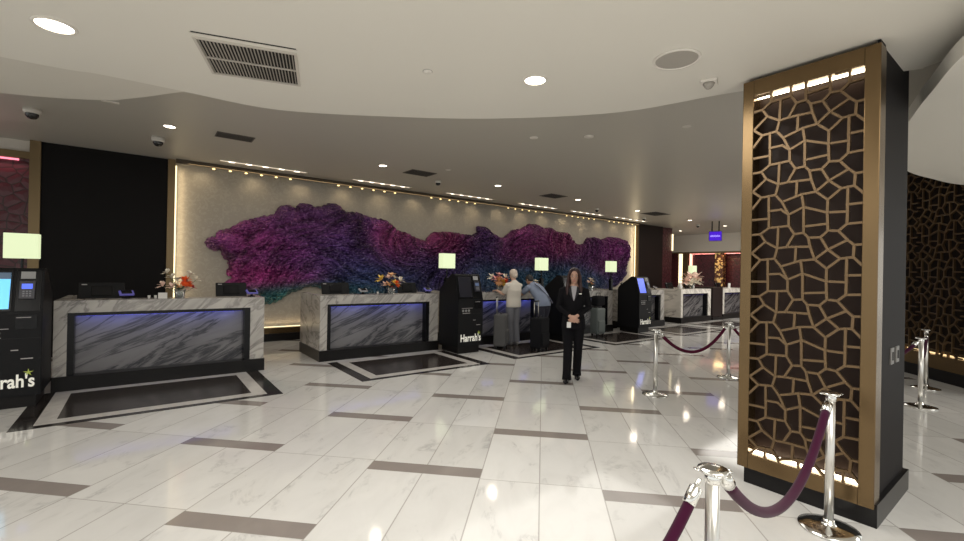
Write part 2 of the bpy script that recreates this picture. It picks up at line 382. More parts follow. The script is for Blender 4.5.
# ------------------------------------------------------------------ mural relief
MU = [(1.058,2.099),(1.037,2.182),(1.084,2.257),(1.214,2.277),(1.261,2.393),(1.484,2.477),(1.738,2.648),(2.056,2.776),(2.376,2.847),(2.44,3.024),(2.583,3.1),(2.758,3.088),(2.819,3.0),(2.877,3.144),(3.057,3.195),(3.245,3.106),(3.402,3.135),(3.626,3.256),(3.825,3.219),(3.996,3.063),(4.343,3.083),(4.705,2.979),(5.003,2.97),(5.197,2.879),(5.395,2.716),(5.55,2.69),(5.716,2.666),(5.966,2.535),(6.264,2.478),(6.39,2.636),(6.652,2.767),(7.015,2.769),(7.584,2.752),(7.881,2.731),(8.081,2.826),(8.056,3.012),(8.386,3.012),(8.709,2.826),(9.039,2.72),(9.26,2.82),(9.484,3.007),(9.892,3.08),(10.189,3.263),(10.56,3.265),(10.946,3.158),(11.207,3.223),(11.614,3.065),(12.101,3.097),(12.396,2.777),(12.692,2.694),(12.989,2.759),(13.136,2.967),(13.681,3.021),(13.926,2.912),(14.499,3.102),(15.015,3.081),(15.552,3.004),(15.797,2.744),(15.756,2.303),(15.58,2.079),(15.497,1.806),(15.593,1.644),(15.242,1.37),(14.898,1.157),(14,1.0),(12,.9),(10,.95),(8,.9),(6.3,.95),(5,1.0),(4.2,.92),(3.6,1.14),(3.2,1.22),(3.065,1.189),(2.766,1.098),(2.48,.888),(2.256,.821),(2.117,.867),(1.978,1.079),(1.713,1.141),(1.456,1.201),(1.379,1.287),(1.513,1.402),(1.425,1.516),(1.489,1.632),(1.446,1.775),(1.345,1.857),(1.318,1.987),(1.122,2.001)]
MB_ = [  # blobs of paint: u, z, radius u, radius z, colour
 (1.9,2.25,.5,.30,(.40,.035,.27)),(2.7,2.0,.5,.25,(.30,.03,.24)),(2.18,1.48,.85,.24,(.48,.02,.25)),(2.9,2.65,.8,.3,(.24,.05,.24)),(3.55,2.95,.7,.5,(.09,.025,.13)),
 (3.0,1.8,.6,.4,(.16,.04,.24)),(3.99,2.1,.8,.5,(.12,.035,.24)),(4.65,1.5,1.1,.5,(.02,.085,.24)),(5.19,2.43,.5,.35,(.38,.04,.20)),(5.3,2.0,.6,.3,(.20,.03,.18)),
 (2.5,.98,.6,.22,(.00,.22,.20)),(3.4,1.15,.9,.16,(.00,.19,.18)),(4.6,1.05,1.2,.18,(.01,.14,.17)),(6.9,2.53,.8,.35,(.34,.03,.16)),(6.5,1.5,1.0,.4,(.07,.04,.17)),
 (8.16,2.4,.7,.5,(.06,.03,.15)),(8.97,1.5,1.2,.5,(.015,.11,.22)),(10.0,2.55,1.0,.5,(.30,.03,.20)),(9.3,2.2,.6,.3,(.20,.03,.18)),(11.77,2.7,.8,.4,(.34,.04,.18)),(10.73,1.35,1.8,.45,(.01,.14,.22)),
 (13.0,1.5,1.3,.5,(.02,.10,.21)),(13.1,2.3,.8,.4,(.17,.03,.18)),(14.6,2.6,.9,.4,(.26,.02,.22)),(15.0,1.5,.7,.3,(.07,.04,.16)),(14.0,1.9,.8,.3,(.22,.02,.15)),(5.6,1.3,.8,.3,(.03,.07,.17))]
def mural():
    poly = []
    n = len(MU)
    for i in range(n):                       # scalloped outline
        a, b = np.array(MU[i]), np.array(MU[(i+1) % n]); L = np.hypot(*(b-a)); k = max(1, int(L/.11))
        nrm = np.array([-(b-a)[1], (b-a)[0]])/max(L, 1e-6)
        for j in range(k):
            for s in (0, .33, .66):
                t = (j+s)/k; poly.append(a+(b-a)*t+nrm*(.028*math.sin(PI*s)+.02*noise.noise(Vector((*(a+(b-a)*t)*5, 3)))))
    P = np.array(poly); Q = np.roll(P, -1, 0); st = .035
    us = np.arange(.95, 15.95, st); zs = np.arange(.75, 3.4, st); UU, ZZ = np.meshgrid(us, zs)
    X, Z = UU.ravel(), ZZ.ravel(); dmin = np.full(X.shape, 9.); ins = np.zeros(X.shape, bool)
    for a, b in zip(P, Q):
        d = b-a; L2 = max((d*d).sum(), 1e-9); t = np.clip(((X-a[0])*d[0]+(Z-a[1])*d[1])/L2, 0, 1)
        dmin = np.minimum(dmin, np.hypot(X-a[0]-t*d[0], Z-a[1]-t*d[1]))
        c = ((a[1] > Z) != (b[1] > Z)); xi = a[0]+(Z-a[1])*d[0]/(d[1] if abs(d[1]) > 1e-9 else 1e-9); ins ^= c & (X < xi)
    col = np.tile(np.array([.105, .030, .155]), (len(X), 1)); wsum = np.full(len(X), .45); col *= wsum[:, None]
    for u, z, ru, rz, c in MB_:
        wgt = 1.6*np.exp(-((X-u)/ru)**2-((Z-z)/rz)**2); col += wgt[:, None]*np.array(c); wsum += wgt
    col /= wsum[:, None]; col = (col*.88+col.mean(1, keepdims=True)*.12)*1.05
    idx = -np.ones(len(X), int); bm = bmesh.new(); cl = []
    for i in np.nonzero(ins)[0]:
        x, z = X[i], Z[i]; w1 = noise.noise(Vector((x*.8, z*.8, 1)))
        ang = .25+.9*noise.noise(Vector((x*.45, z*.6, 9)))
        ca, sa = math.cos(ang), math.sin(ang); p, q = x*ca+z*sa, -x*sa+z*ca
        dv = noise.voronoi(Vector((p*3.6, q*6.5+w1, 0)))[0]; d2 = noise.voronoi(Vector((p*9, q*13, 4)))[0]
        h = .075*(1-min(1, dv[0]*1.4))+.03*(1-min(1, d2[0]*1.5))
        q2 = q*2.4+noise.noise(Vector((x*1.2, z*1.2, 5)))*1.0; ter = (q2-math.floor(q2)); h += .07*ter
        h += .10*noise.noise(Vector((x*.9, z*1.1, 2)))+.12
        h *= min(1, (1-math.exp(-dmin[i]/.05)))
        idx[i] = len(cl); bm.verts.new((x, WV-.02-max(h, .01), z))
        s = max(.25, .62+.55*dv[0]+.9*noise.noise(Vector((p*1.6, q*4.5, 7)))+.3*noise.noise(Vector((p*6, q*9, 3))))
        cl.append(col[i]*s)
    bm.verts.ensure_lookup_table(); G = idx.reshape(UU.shape)
    for r in range(G.shape[0]-1):
        for c in range(G.shape[1]-1):
            a = (G[r, c], G[r, c+1], G[r+1, c+1], G[r+1, c])
            v = [bm.verts[k] for k in a if k >= 0]
            if len(v) >= 3: bm.faces.new(v)
    # rim back to the wall
    ed = [e for e in bm.edges if e.is_boundary]; r = bmesh.ops.extrude_edge_only(bm, edges=ed)
    src = len(cl)
    for v in [g for g in r['geom'] if isinstance(g, bmesh.types.BMVert)]: v.co.y = WV-.001
    bmesh.ops.recalc_face_normals(bm, faces=bm.faces[:])
    m = mat('relief_paint', (.1, .03, .15), .34, .25); k = NT(m)
    at = k.n('ShaderNodeVertexColor', layer_name='paint'); k.l(at.outputs[0], k.b.inputs['Base Color'])
    tc = k.n('ShaderNodeTexCoord'); mp = k.n('ShaderNodeMapping'); mp.inputs['Scale'].default_value = (1, 1, 1.3); k.l(tc.outputs['Object'], mp.inputs[0])
    vo = k.n('ShaderNodeTexVoronoi', i_Scale=13.0); k.l(mp.outputs[0], vo.inputs['Vector'])
    b = k.n('ShaderNodeBump', i_Strength=1.0, i_Distance=.08); b.invert = True; k.l(vo.outputs[0], b.inputs['Height']); k.l(b.outputs[0], k.b.inputs['Normal'])
    o = obj('wall_relief', bm, m, None, False)
    ca = o.data.color_attributes.new('paint', 'FLOAT_COLOR', 'POINT')
    ys = {}
    arr = np.zeros((len(o.data.vertices), 4), np.float32); arr[:, 3] = 1; arr[:src, :3] = np.clip(np.array(cl), 0, 1); arr[src:, :3] = (.05, .02, .08)
    ca.data.foreach_set('color', arr.ravel())
    tag(o, 'long purple, magenta and teal sculpted relief resembling ruffled coral on the cream wall', 'wall art')
mural()

# ------------------------------------------------------------------ lattice panels
NODES = [(0.0, 0.035), (0.093, 0.088), (0.0, 0.168), (0.17, 0.083), (0.236, 0.078), (0.302, 0.137), (0.367, 0.235), (0.506, 0.188), (0.487, 0.095), (0.613, 0.086), (0.717, 0.152), (0.509, 0.33), (0.51, 0.375), (0.715, 0.241), (0.719, 0.319), (0.724, 0.367), (0.881, 0.244), (0.828, 0.083), (0.881, 0.078), (0.933, 0.074), (1.0, 0.125), (0.88, 0.197), (0.879, 0.329), (1.0, 0.194), (0.172, 0.197), (0.174, 0.254), (0.175, 0.325), (0.294, 0.193), (0.0, 0.256), (0.369, 0.318), (0.424, 0.381), (0.553, 0.412), (0.661, 0.412), (0.811, 0.373), (1.0, 0.324), (0.0, 0.373), (0.09, 0.37), (0.269, 0.323), (0.263, 0.482), (0.351, 0.475), (0.14, 0.429), (0.441, -0.006), (0.57, -0.005), (0.435, 0.103), (0.725, 0.019), (0.886, -0.043), (0.939, -0.008), (1.0, -0.011)]
EDGES = [(0, 1, 0), (0, 40, -1), (1, 3, 0), (2, 1, 0), (3, 4, 0), (3, 24, 0), (4, 5, 0), (5, 6, 0), (5, 8, 0), (6, 7, 0), (6, 29, 0), (7, 11, 0), (7, 13, 0), (8, 7, 0), (8, 9, 0), (9, 10, 0), (9, 44, 0), (10, 13, 0), (10, 17, 0), (11, 12, 0), (11, 14, 0), (12, 31, 0), (13, 14, 0), (13, 16, 0), (14, 15, 0), (15, 33, 0), (16, 22, 0), (17, 18, 0), (18, 19, 0), (18, 21, 0), (19, 20, 0), (21, 16, 0), (21, 23, 0), (22, 34, 0), (24, 25, 0), (24, 27, 0), (25, 26, 0), (26, 37, 0), (27, 6, 0), (28, 25, 0), (29, 30, 0), (30, 12, 0), (30, 39, 0), (31, 32, 0), (31, 42, 1), (32, 15, 0), (32, 44, 1), (33, 22, 0), (33, 45, 1), (35, 36, 0), (36, 26, 0), (36, 40, 0), (37, 29, 0), (37, 38, 0), (38, 4, 1), (38, 39, 0), (39, 41, 1), (40, 38, 0), (41, 42, 0), (41, 43, 0), (42, 9, 0), (44, 17, 0), (44, 45, 0), (45, 46, 0), (46, 19, 0), (46, 47, 0)]
PER = .481
def lattice_bm(width, z_lo, z_hi, z_ref, cols=1, w=.0165, d=.022):
    """bars in the local x-z plane, x from 0 to width"""
    bm = bmesh.new(); cw = width/cols; sc = cw/.6746; per = PER*sc
    cnt = [0]
    def bar(a, b):
        a, b = Vector(a), Vector(b); cnt[0] += 1; dd = d+(cnt[0]*7 % 11)*.00035
        lo, hi = (a, b) if a.y < b.y else (b, a)
        if hi.y <= z_lo or lo.y >= z_hi: return
        def cut(z): t = (z-lo.y)/(hi.y-lo.y); return lo.lerp(hi, t)
        if lo.y < z_lo: lo2 = cut(z_lo)
        else: lo2 = lo
        hi2 = cut(z_hi) if hi.y > z_hi else hi
        t = hi2-lo2; L = t.length
        if L < .005: return
        t /= L; n = Vector((-t.y, t.x))*w/2; lo2 = lo2-t*w*.35; hi2 = hi2+t*w*.35
        vs = []
        for y in (-dd/2, dd/2):
            for p in (lo2-n, hi2-n, hi2+n, lo2+n): vs.append(bm.verts.new((p.x, y, p.y)))
        for f in ((0, 1, 2, 3), (7, 6, 5, 4), (0, 4, 5, 1), (1, 5, 6, 2), (2, 6, 7, 3), (3, 7, 4, 0)): bm.faces.new([vs[q] for q in f])
    kmax = int((z_hi-z_lo)/per)+3
    for c in range(cols):
        for k in range(-kmax, kmax+1):
            for a, b, s in EDGES:
                na, nb = NODES[a], NODES[b]
                bar((c*cw+na[0]*cw, z_ref-na[1]*sc-k*per), (c*cw+nb[0]*cw, z_ref-nb[1]*sc-(k+s)*per))
    for c in range(cols):
        for k in range(-kmax, kmax+1):
            for x, z in NODES:
                zz = z_ref-z*sc-k*per
                if z_lo+.005 < zz < z_hi-.005:
                    r_ = bmesh.ops.create_cone(bm, cap_ends=True, segments=8, radius1=w*.60, radius2=w*.60, depth=d+.006, matrix=Matrix.Translation((c*cw+x*cw, 0, zz)) @ Matrix.Rotation(PI/2, 4, 'X'))
    bmesh.ops.recalc_face_normals(bm, faces=bm.faces[:])
    return bm
# the column: core u 3.95..4.80, v .79..1.60 ; the framed lattice stands in front of its u = 3.95 face
pl = thing('lattice_pillar', 'tall square column with a gold cracked-pattern lattice panel framed on its front', 'column', (4.35, 1.19, 0))
def P(d): return (d[0]-4.35, d[1]-4.35, d[2]-1.19, d[3]-1.19, d[4], d[5])
box('core', P((3.99, 4.80, .785, 1.585, .0, HIGH_Z)), pillar_side, pl)
boxes('plinth', [P((3.885, 4.835, .755, 1.575, 0, .155))], baseblack, pl)
tag(boxes('edge_trim', [P((3.86, 3.99, .770, .788, .155, 3.235))], black, pl), 'thin black edge strip')
VL, VR = 1.615, .765; IL, IR = 1.535, .850; ZB, ZT = .13, 3.212; IB, IT = .245, 3.09
bm = bmesh.new()
for d in ((3.85, 3.99, IL, VL, ZB, ZT), (3.85, 3.99, VR, IR, ZB, ZT), (3.85, 3.99, IR, IL, ZB, IB), (3.85, 3.99, IR, IL, IT, ZT)): bx(bm, *P(d), .004)
obj('frame', bm, gold, pl)
box('head_board', P((3.93, 3.99, .78, 1.60, ZT, LOW_Z-.002)), black, pl)
box('backing', P((3.975, 3.988, IR, IL, IB, IT)), latback, pl)
lt = obj('lattice', lattice_bm(IL-IR, IB, IT, 1.382), gold_lat, pl)
lt.rotation_euler = (0, 0, -PI/2); lt.location = (3.868-4.35, IL-1.19, 0)
tag(box('light_strip', P((3.915, 3.935, IR+.002, IL-.002, 3.074, 3.092)), mat('lattice_led', (1, .9, .75), .5, em=(1, .86, .62), es=9), pl), 'warm glowing strip')
tag(box('light_strip', P((3.915, 3.935, IR+.002, IL-.002, .243, .261)), mat('lattice_led', (1, .9, .75), .5, em=(1, .86, .62), es=9), pl), 'warm glowing strip')
for du in (4.36, 4.52):
    bm = bmesh.new(); bx(bm, *P((du-.045, du+.045, .775, .786, 1.03, 1.15)), .003); sw = obj('switch_plate', bm, mat('plate_grey', (.16, .15, .14), .4), pl)
    box('rocker', P((du-.015, du+.015, .772, .776, 1.06, 1.12)), pillar_side, sw)
# second lattice wall at the right edge, turned 45 degrees
lw = thing('lattice_wall', 'wide dark wall screen with gold cracked-pattern lattice beyond the stanchions at right', 'screen', ((6.40+7.0)/S2, (7.0-6.40)/S2, 0), PI/4)
# local x runs along world Y(tile direction), local y points away from the camera side (-)
box('backing', (0, 4.2, -.30, -.16, 0, HIGH_Z), mat('screen_backing', (.014, .009, .007), .5, spec=.15), lw)
boxes('frame', [(0, 4.2, -.16, 0, .20, .42), (-.1, 0, -.16, 0, .2, HIGH_Z), (4.2, 4.3, -.16, 0, .2, HIGH_Z)], gold, lw)
box('plinth', (-.1, 4.3, -.24, -.02, 0, .20), baseblack, lw)
lt = obj('lattice', lattice_bm(4.2, .42, HIGH_Z, 1.5, 5, .020, .03), gold_lat, lw); lt.location = (0, -.02, 0)
tag(box('light_strip', (.02, 4.18, -.10, -.07, .425, .445), mat('soft_led', (1, .8, .5), .5, em=(1, .7, .35), es=1.1), lw), 'warm glowing strip')

# ------------------------------------------------------------------ counters
def desk(u0, u1, v0, label, lmat=None, group='marble reception counters', items=True, depth=1.42, H=1.17, wing=True):
    lm = lmat or marble_c; w = u1-u0
    t = thing('reception_desk', label, 'counter', ((u0+u1)/2, v0, 0), 0, group); h = w/2
    # marble surround: two posts, lintel and top
    bm = bmesh.new()
    bx(bm, -h, -h+.13, .0, .40, .19, H); bx(bm, h-.20, h, .0, .40, .19, H); bx(bm, -h+.13, h-.20, .0, .40, 1.01, H)
    obj('marble_surround', bm, lm, t)
    bm = bmesh.new(); bx(bm, -h+.02, h-.02, .40, .62, .72, H-.03); bx(bm, -h+.02, h-.02, .62, depth-.2, .70, .76)
    obj('work_surface', bm, mat('dark_wood', (.05, .035, .03), .4), t)
    box('end_wing', (-h, -h+.10, .40, depth, .19, H), lm, t); box('end_wing', (h-.10, h, .40, depth, .19, H), lm, t)
    box('plinth', (-h-.01, h+.01, -.03, depth, 0, .19), baseblack, t)
    boxes('black_frame', [(-h+.13, -h+.20, .02, .3, .19, 1.01), (h-.28, h-.20, .02, .3, .19, 1.01), (-h+.20, h-.28, .02, .3, .965, 1.01)], blackg, t)
    box('front_panel', (-h+.20, h-.28, .16, .19, .19, .965), marble_d, t)
    tag(box('blue_light', (-h+.22, h-.30, .125, .158, .955, .9645), led_b, t), 'blue light strip')
    return t
desk(-.89, 1.585, 7.87, 'nearest left marble counter with blue-lit front panel, beside the cropped kiosk')
desk(2.52, 4.96, 8.02, 'marble counter with blue-lit front panel in the middle, before the blue part of the mural', depth=1.22)
desk(5.62, 8.05, 8.02, 'marble counter with two guests leaning at it')
desk(8.70, 10.88, 8.02, 'marble counter half hidden behind the walking woman in black')
desk(11.75, 13.60, 8.02, 'short marble counter right of the blue-screened kiosk')
desk(14.70, 16.80, 8.05, 'pale marble counter at the far end with broad left side, before the red wall', marble_l)
desk(17.75, 20.2, 8.05, 'farthest pale marble counter, cut off by the gold column', marble_l)
area('counter_blue_light', (.2, 7.905, .95), 2.0, 1.5, (.16, .20, 1), rot=(math.radians(62), 0, 0), size_y=.03)
area('counter_blue_light', (3.7, 8.055, .95), 2.0, 1.5, (.16, .20, 1), rot=(math.radians(62), 0, 0), size_y=.03)
area('counter_blue_light', (6.8, 8.055, .95), 2.0, 1.8, (.16, .20, 1), rot=(math.radians(62), 0, 0), size_y=.03)
t = thing('divider_cabinet', 'dark tall cabinet block between the two farthest pale counters', 'cabinet', (17.28, 8.3, 0))
box('body', (-.40, .40, -.28, .6, .1, 1.22), brownwall, t, .01); box('plinth', (-.42, .42, -.3, .6, 0, .1), baseblack, t)

# floor inlays before the counters
inl = [(-1.02, 1.50, 6.23, 'nearest left, beside the cropped kiosk'), (2.60, 5.0, 6.27, 'before the middle counter'), (5.66, 8.2, 6.35, 'under the two guests'), (8.74, 11.2, 6.35, 'behind the walking woman in black'), (11.8, 14.2, 6.35, 'beyond the blue-screened kiosk'), (14.8, 17.3, 6.35, 'before the farthest pale counters')]
for a, b, v, wd in inl:
    t = thing('floor_inlay', 'dark stone floor inlay with white border, '+wd, 'floor inlay', ((a+b)/2, v, 0), 0, 'stone inlays before the counters')
    h = (b-a)/2; D = 7.83-v
    def ring(hx, y0, y1, wx, wy): return [(-hx, -hx+wx, y0, y1, 0, .004), (hx-wx, hx, y0, y1, 0, .004), (-hx+wx, hx-wx, y0, y0+wy, 0, .004), (-hx+wx, hx-wx, y1-wy, y1, 0, .004)]
    boxes('outer_border', [(-h, -h+.17, 0, D, 0, .004), (h-.17, h, 0, D, 0, .004), (-h+.17, h-.17, 0, .09, 0, .004)], inlay_edge, t)
    boxes('white_border', ring(h-.17, .09, D, .16, .16), inlay_white, t)
    box('centre_stone', (-h+.33, h-.33, .25, D-.16, 0, .004), inlay_dark, t)

# ------------------------------------------------------------------ kiosks
KW = .31
def kiosk(u, v, label, lit):
    t = thing('check_in_kiosk', label, 'kiosk', (u, v, 0), 0, 'black self check-in kiosks')
    prof = [(.0, .14), (.0, 1.08), (.135, 1.57), (.16, 1.59), (.28, 1.59), (.68, 1.30), (.72, 1.24), (.72, .14)]
    bm = bmesh.new(); A = [bm.verts.new((-KW, y, z)) for y, z in prof]; B = [bm.verts.new((KW, y, z)) for y, z in prof]
    bm.faces.new(A); bm.faces.new(B[::-1])
    for i in range(len(prof)): j = (i+1) % len(prof); bm.faces.new((A[i], B[i], B[j], A[j]))
    bmesh.ops.recalc_face_normals(bm, faces=bm.faces[:])
    bmesh.ops.bevel(bm, geom=bm.edges[:], offset=.008, segments=2, affect='EDGES')
    obj('cabinet', bm, black, t)
    boxes('plinth', [(-KW+.05, KW-.05, .06, .66, 0, .14)], baseblack, t)
    # sloped console face: helper plane through (y 0, z 1.08) -> (y .135, z 1.57)
    tilt = math.atan2(.135, .49)
    def face_box(name, x0, x1, s0, s1, m, th=.008, par=t, off=0):
        bm = bmesh.new(); bx(bm, x0, x1, -th-off, .002-off, s0, s1, min(.003, th*.3)); o = obj(name, bm, m, par)
        o.matrix_basis = Matrix.Translation((0, 0, 1.08)) @ Matrix.Rotation(-tilt, 4, 'X') if par is t else Matrix.Identity(4)
        return o
    bz = face_box('screen_bezel', -.29, .055, .02, .50, blackg, .012)
    sc = face_box('screen', -.265, .035, .05, .47, {'cyan': screen_c, 'blue': screen_b, 'off': mat('screen_off', (.02, .02, .028), .15)}[lit], .004, bz, .0105)
    if lit == 'cyan':
        face_box('screen_header', -.265, .035, .395, .47, mat('screen_header', (.05, .07, .1), .3, em=(.05, .08, .12), es=.8), .002, bz, .016)
    cp = face_box('control_panel', .08, .29, .02, .50, blackg, .010)
    face_box('label_card', .115, .235, .40, .485, mat('card_grey', (.30, .30, .30), .6), .003, cp, .011)
    rd = face_box('card_reader', .11, .24, .16, .37, mat('reader_grey', (.035, .035, .045), .3), .028, cp, .01)
    face_box('reader_display', .13, .22, .275, .335, {'cyan': screen_b}.get(lit, mat('dim_display', (.10, .14, .22), .3, em=(.10, .14, .3), es=.25)), .003, rd, .037)
    boxes_ = bmesh.new()
    for r in range(3):
        for c in range(3): bx(boxes_, .140+c*.027, .157+c*.027, -.042, -.038, .185+r*.026, .20+r*.026)
    obj('keypad', boxes_, mat('key_grey', (.22, .22, .24), .5), rd)
    box('receipt_slot', (.09, .27, -.012, .002, .90, 1.06), blackg, t)
    boxes('slot_line', [(-.20, -.02, -.004, .0, .805, .815), (-.22, .04, -.004, .0, .905, .912), (.10, .22, -.014, -.011, 1.03, 1.036), (.06, .12, -.004, 0, .66, .67), (.14, .24, -.004, 0, .56, .57)], mat('grey_mark', (.45, .42, .42), .5), t)
    bm = bmesh.new()
    for cx in (-.19, -.12, -.05): tube(bm, [(cx, 0, .86), (cx, -.003, .86)], .026, 12)
    obj('card_symbols', bm, mat('grey_symbol', (.25, .25, .25), .5), t)
    # lettering
    tx = text('lettering', "Harrah's", .205, lettering, t, (.005, -.004, .245), (PI/2, 0, 0), .72, .0045, .002)
    bm = bmesh.new()
    for k in range(5):
        a = PI/2+k*2*PI/5; c = Vector((.205, -.004, .405)); p = [c+Vector((math.cos(a+d)*r, 0, math.sin(a+d)*r)) for d, r in ((0, .045), (.5, .014), (PI, .004), (-.5, .014))]
        f = bm.faces.new([bm.verts.new(q) for q in p]); 
    r = bmesh.ops.extrude_face_region(bm, geom=bm.faces[:])
    for q in r['geom']:
        if isinstance(q, bmesh.types.BMVert): q.co.y -= .003
    bmesh.ops.recalc_face_normals(bm, faces=bm.faces[:])
    obj('star_mark', bm, leaf_y, t)
    box('door_seam', (-KW+.012, KW-.012, -.002, .003, .795, .799), mat('seam', (.004, .004, .004), .6), t)
    return t
kiosk(-1.215, 7.18, 'black kiosk with lit cyan screen, cut off by the left edge of the photo', 'cyan')
kiosk(5.29, 7.30, 'black kiosk with dark screen and white lettering between the middle counter and the guests', 'off')
kiosk(8.37, 7.30, 'black kiosk mostly hidden behind the walking woman in black', 'off')
kiosk(11.42, 7.30, 'black kiosk with tall bright blue screen, right of the walking woman', 'blue')

# lamps behind the kiosks
def lamp(u, v, label, z0=0):
    t = thing('floor_lamp', label, 'lamp', (u, v, 0), 0, 'square-shaded lamps along the counters')
    bm = bmesh.new(); bx(bm, -.15, .15, -.15, .15, 0, .03, .005); obj('base', bm, blackg, t)
    bm = bmesh.new(); bx(bm, -.045, .045, -.045, .045, .03, 1.50, .006); lathe(bm, [(0, 1.50), (.015, 1.50), (.015, 1.74), (0, 1.74)], 12); obj('pole', bm, blackg, t)
    bm = bmesh.new(); a = .165
    for s0, s1, z0_, z1_ in ((a, a, 1.71, 2.04),):
        vs = [bm.verts.new((sx*s0*q, sy*.085*q, z)) for q in (1, .97) for z in (z0_, z1_) for sx, sy in ((-1, -1), (1, -1), (1, 1), (-1, 1))]
        for i in range(4):
            j = (i+1) % 4
            bm.faces.new((vs[i], vs[j], vs[4+j], vs[4+i])); bm.faces.new((vs[8+j], vs[8+i], vs[12+i], vs[12+j]))
            bm.faces.new((vs[j], vs[i], vs[8+i], vs[8+j])); bm.faces.new((vs[4+i], vs[4+j], vs[12+j], vs[12+i]))
    obj('lamp_shade', bm, shade_m, t)
    boxes('shade_bracket', [(-.16, .16, -.006, .006, 1.725, 1.735), (-.006, .006, -.08, .08, 1.725, 1.735)], blackg, t)
    return t
lamp(-1.27, 8.45, 'square-shaded lamp behind the kiosk at the left edge')
lamp(5.47, 8.50, 'square-shaded lamp behind the dark-screened kiosk left of the guests')
lamp(8.45, 8.50, 'square-shaded lamp just left of the walking woman')
lamp(11.42, 8.50, 'square-shaded lamp behind the blue-screened kiosk')
lamp(17.45, 9.1, 'smallest square-shaded lamp, before the far red wall')

# ------------------------------------------------------------------ things on the counters
TZ = 1.17
def monitor(u, v, rz, label, w=.50, h=.24):
    t = thing('computer_monitor', label, 'monitor', (u, v, .76), rz, 'black monitors behind the counters')
    bm = bmesh.new(); bx(bm, -w/2, w/2, -.02, .02, 0, h, .006); s = obj('display', bm, black, t); s.location = (0, 0, .385); s.rotation_euler = (-.30, 0, 0)
    bm = bmesh.new(); bx(bm, -.12, .12, -.035, -.018, .04, h-.05, .005); p = obj('rear_housing', bm, blackg, s)
    bm = bmesh.new(); bx(bm, -w/2+.03, -w/2+.09, -.0225, -.02, h-.035, h-.022); obj('maker_plate', bm, mat('grey_mark'), s)
    bm = bmesh.new(); bx(bm, -.03, .03, .0, .03, 0, .42, .004); obj('stand', bm, blackg, t)
    bm = bmesh.new(); bx(bm, -.13, .13, -.06, .10, 0, .015, .004); obj('foot', bm, blackg, t)
    return t
monitor(-.46, 8.62, .0, 'low black monitor at the left end of the nearest left counter', .52)
monitor(1.22, 8.62, .0, 'low black monitor at the right end of the nearest left counter', .46)
monitor(3.05, 8.75, 0, 'black monitor at the left end of the middle counter', .54)
monitor(4.62, 8.75, 0, 'black monitor at the right end of the middle counter', .44)
monitor(6.05, 8.75, 0, 'black monitor just right of the dark-screened kiosk', .44)
monitor(9.3, 8.75, 0, 'black monitor beside the head of the walking woman', .46)
monitor(12.6, 8.75, 0, 'black monitor on the short counter right of the blue-screened kiosk', .46)
monitor(15.2, 8.75, 0, 'black monitor at the left end of the far pale counter', .46)
monitor(16.5, 8.75, 0, 'black monitor at the right end of the far pale counter', .46)
monitor(18.9, 8.75, 0, 'black monitor on the farthest counter', .46)
def terminal(u, v, rz, label, m=violet):
    t = thing('card_terminal', label, 'card reader', (u, v, TZ), rz, 'card readers on the counters')
    bm = bmesh.new(); lathe(bm, [(0, 0), (.055, 0), (.055, .012), (.02, .02), (.015, .05), (0, .05)], 16); obj('stand', bm, blackg, t)
    bm = bmesh.new(); bx(bm, -.085, .085, -.05, .05, 0, .03, .008); b = obj('body', bm, m, t); b.location = (0, 0, .065); b.rotation_euler = (.55, 0, 0)
    bm = bmesh.new(); bx(bm, -.06, .06, -.038, .038, .031, .034); obj('display', bm, blackg, b)
    return t
terminal(-.17, 8.16, .2, 'violet-lit card reader beside the left monitor of the nearest left counter')
terminal(1.44, 8.12, .2, 'violet-lit card reader at the right corner of the nearest left counter')
terminal(3.42, 8.30, .2, 'pale grey card reader left of the flowers on the middle counter', mat('pale_device', (.40, .40, .44), .4))
terminal(4.86, 8.30, .2, 'violet-lit card reader at the right corner of the middle counter')
terminal(14.4-.9, 8.3, .2, 'small card reader at the right end of the short counter', mat('pale_device'))
t = thing('card_holder', 'small white card holder left of the flowers on the nearest left counter', 'card holder', (.25, 8.02, TZ))
bm = bmesh.new(); bx(bm, -.055, .055, -.004, .004, 0, .085, .001); obj('card', bm, paper, t).rotation_euler = (-.2, 0, 0); box('foot', (-.05, .05, -.02, .03, 0, .006), paper, t)
for k, (u, wd) in enumerate(((.09, 'left of the two tiny white cups by the card holder'), (.165, 'right of the two tiny white cups, against the card holder'))):
    t = thing('paper_cup', 'tiny white cup, '+wd, 'cup', (u, 8.05, TZ)); bm = bmesh.new(); lathe(bm, [(0, 0), (.014, 0), (.018, .045), (.015, .045), (.012, .004), (0, .004)], 14); obj('cup', bm, paper, t, True)
t = thing('paper_cup', 'tiny white cup right of the pale card reader on the middle counter', 'cup', (3.66, 8.15, TZ)); bm = bmesh.new(); lathe(bm, [(0, 0), (.014, 0), (.018, .05), (.015, .05), (.012, .004), (0, .004)], 14); obj('cup', bm, paper, t, True)

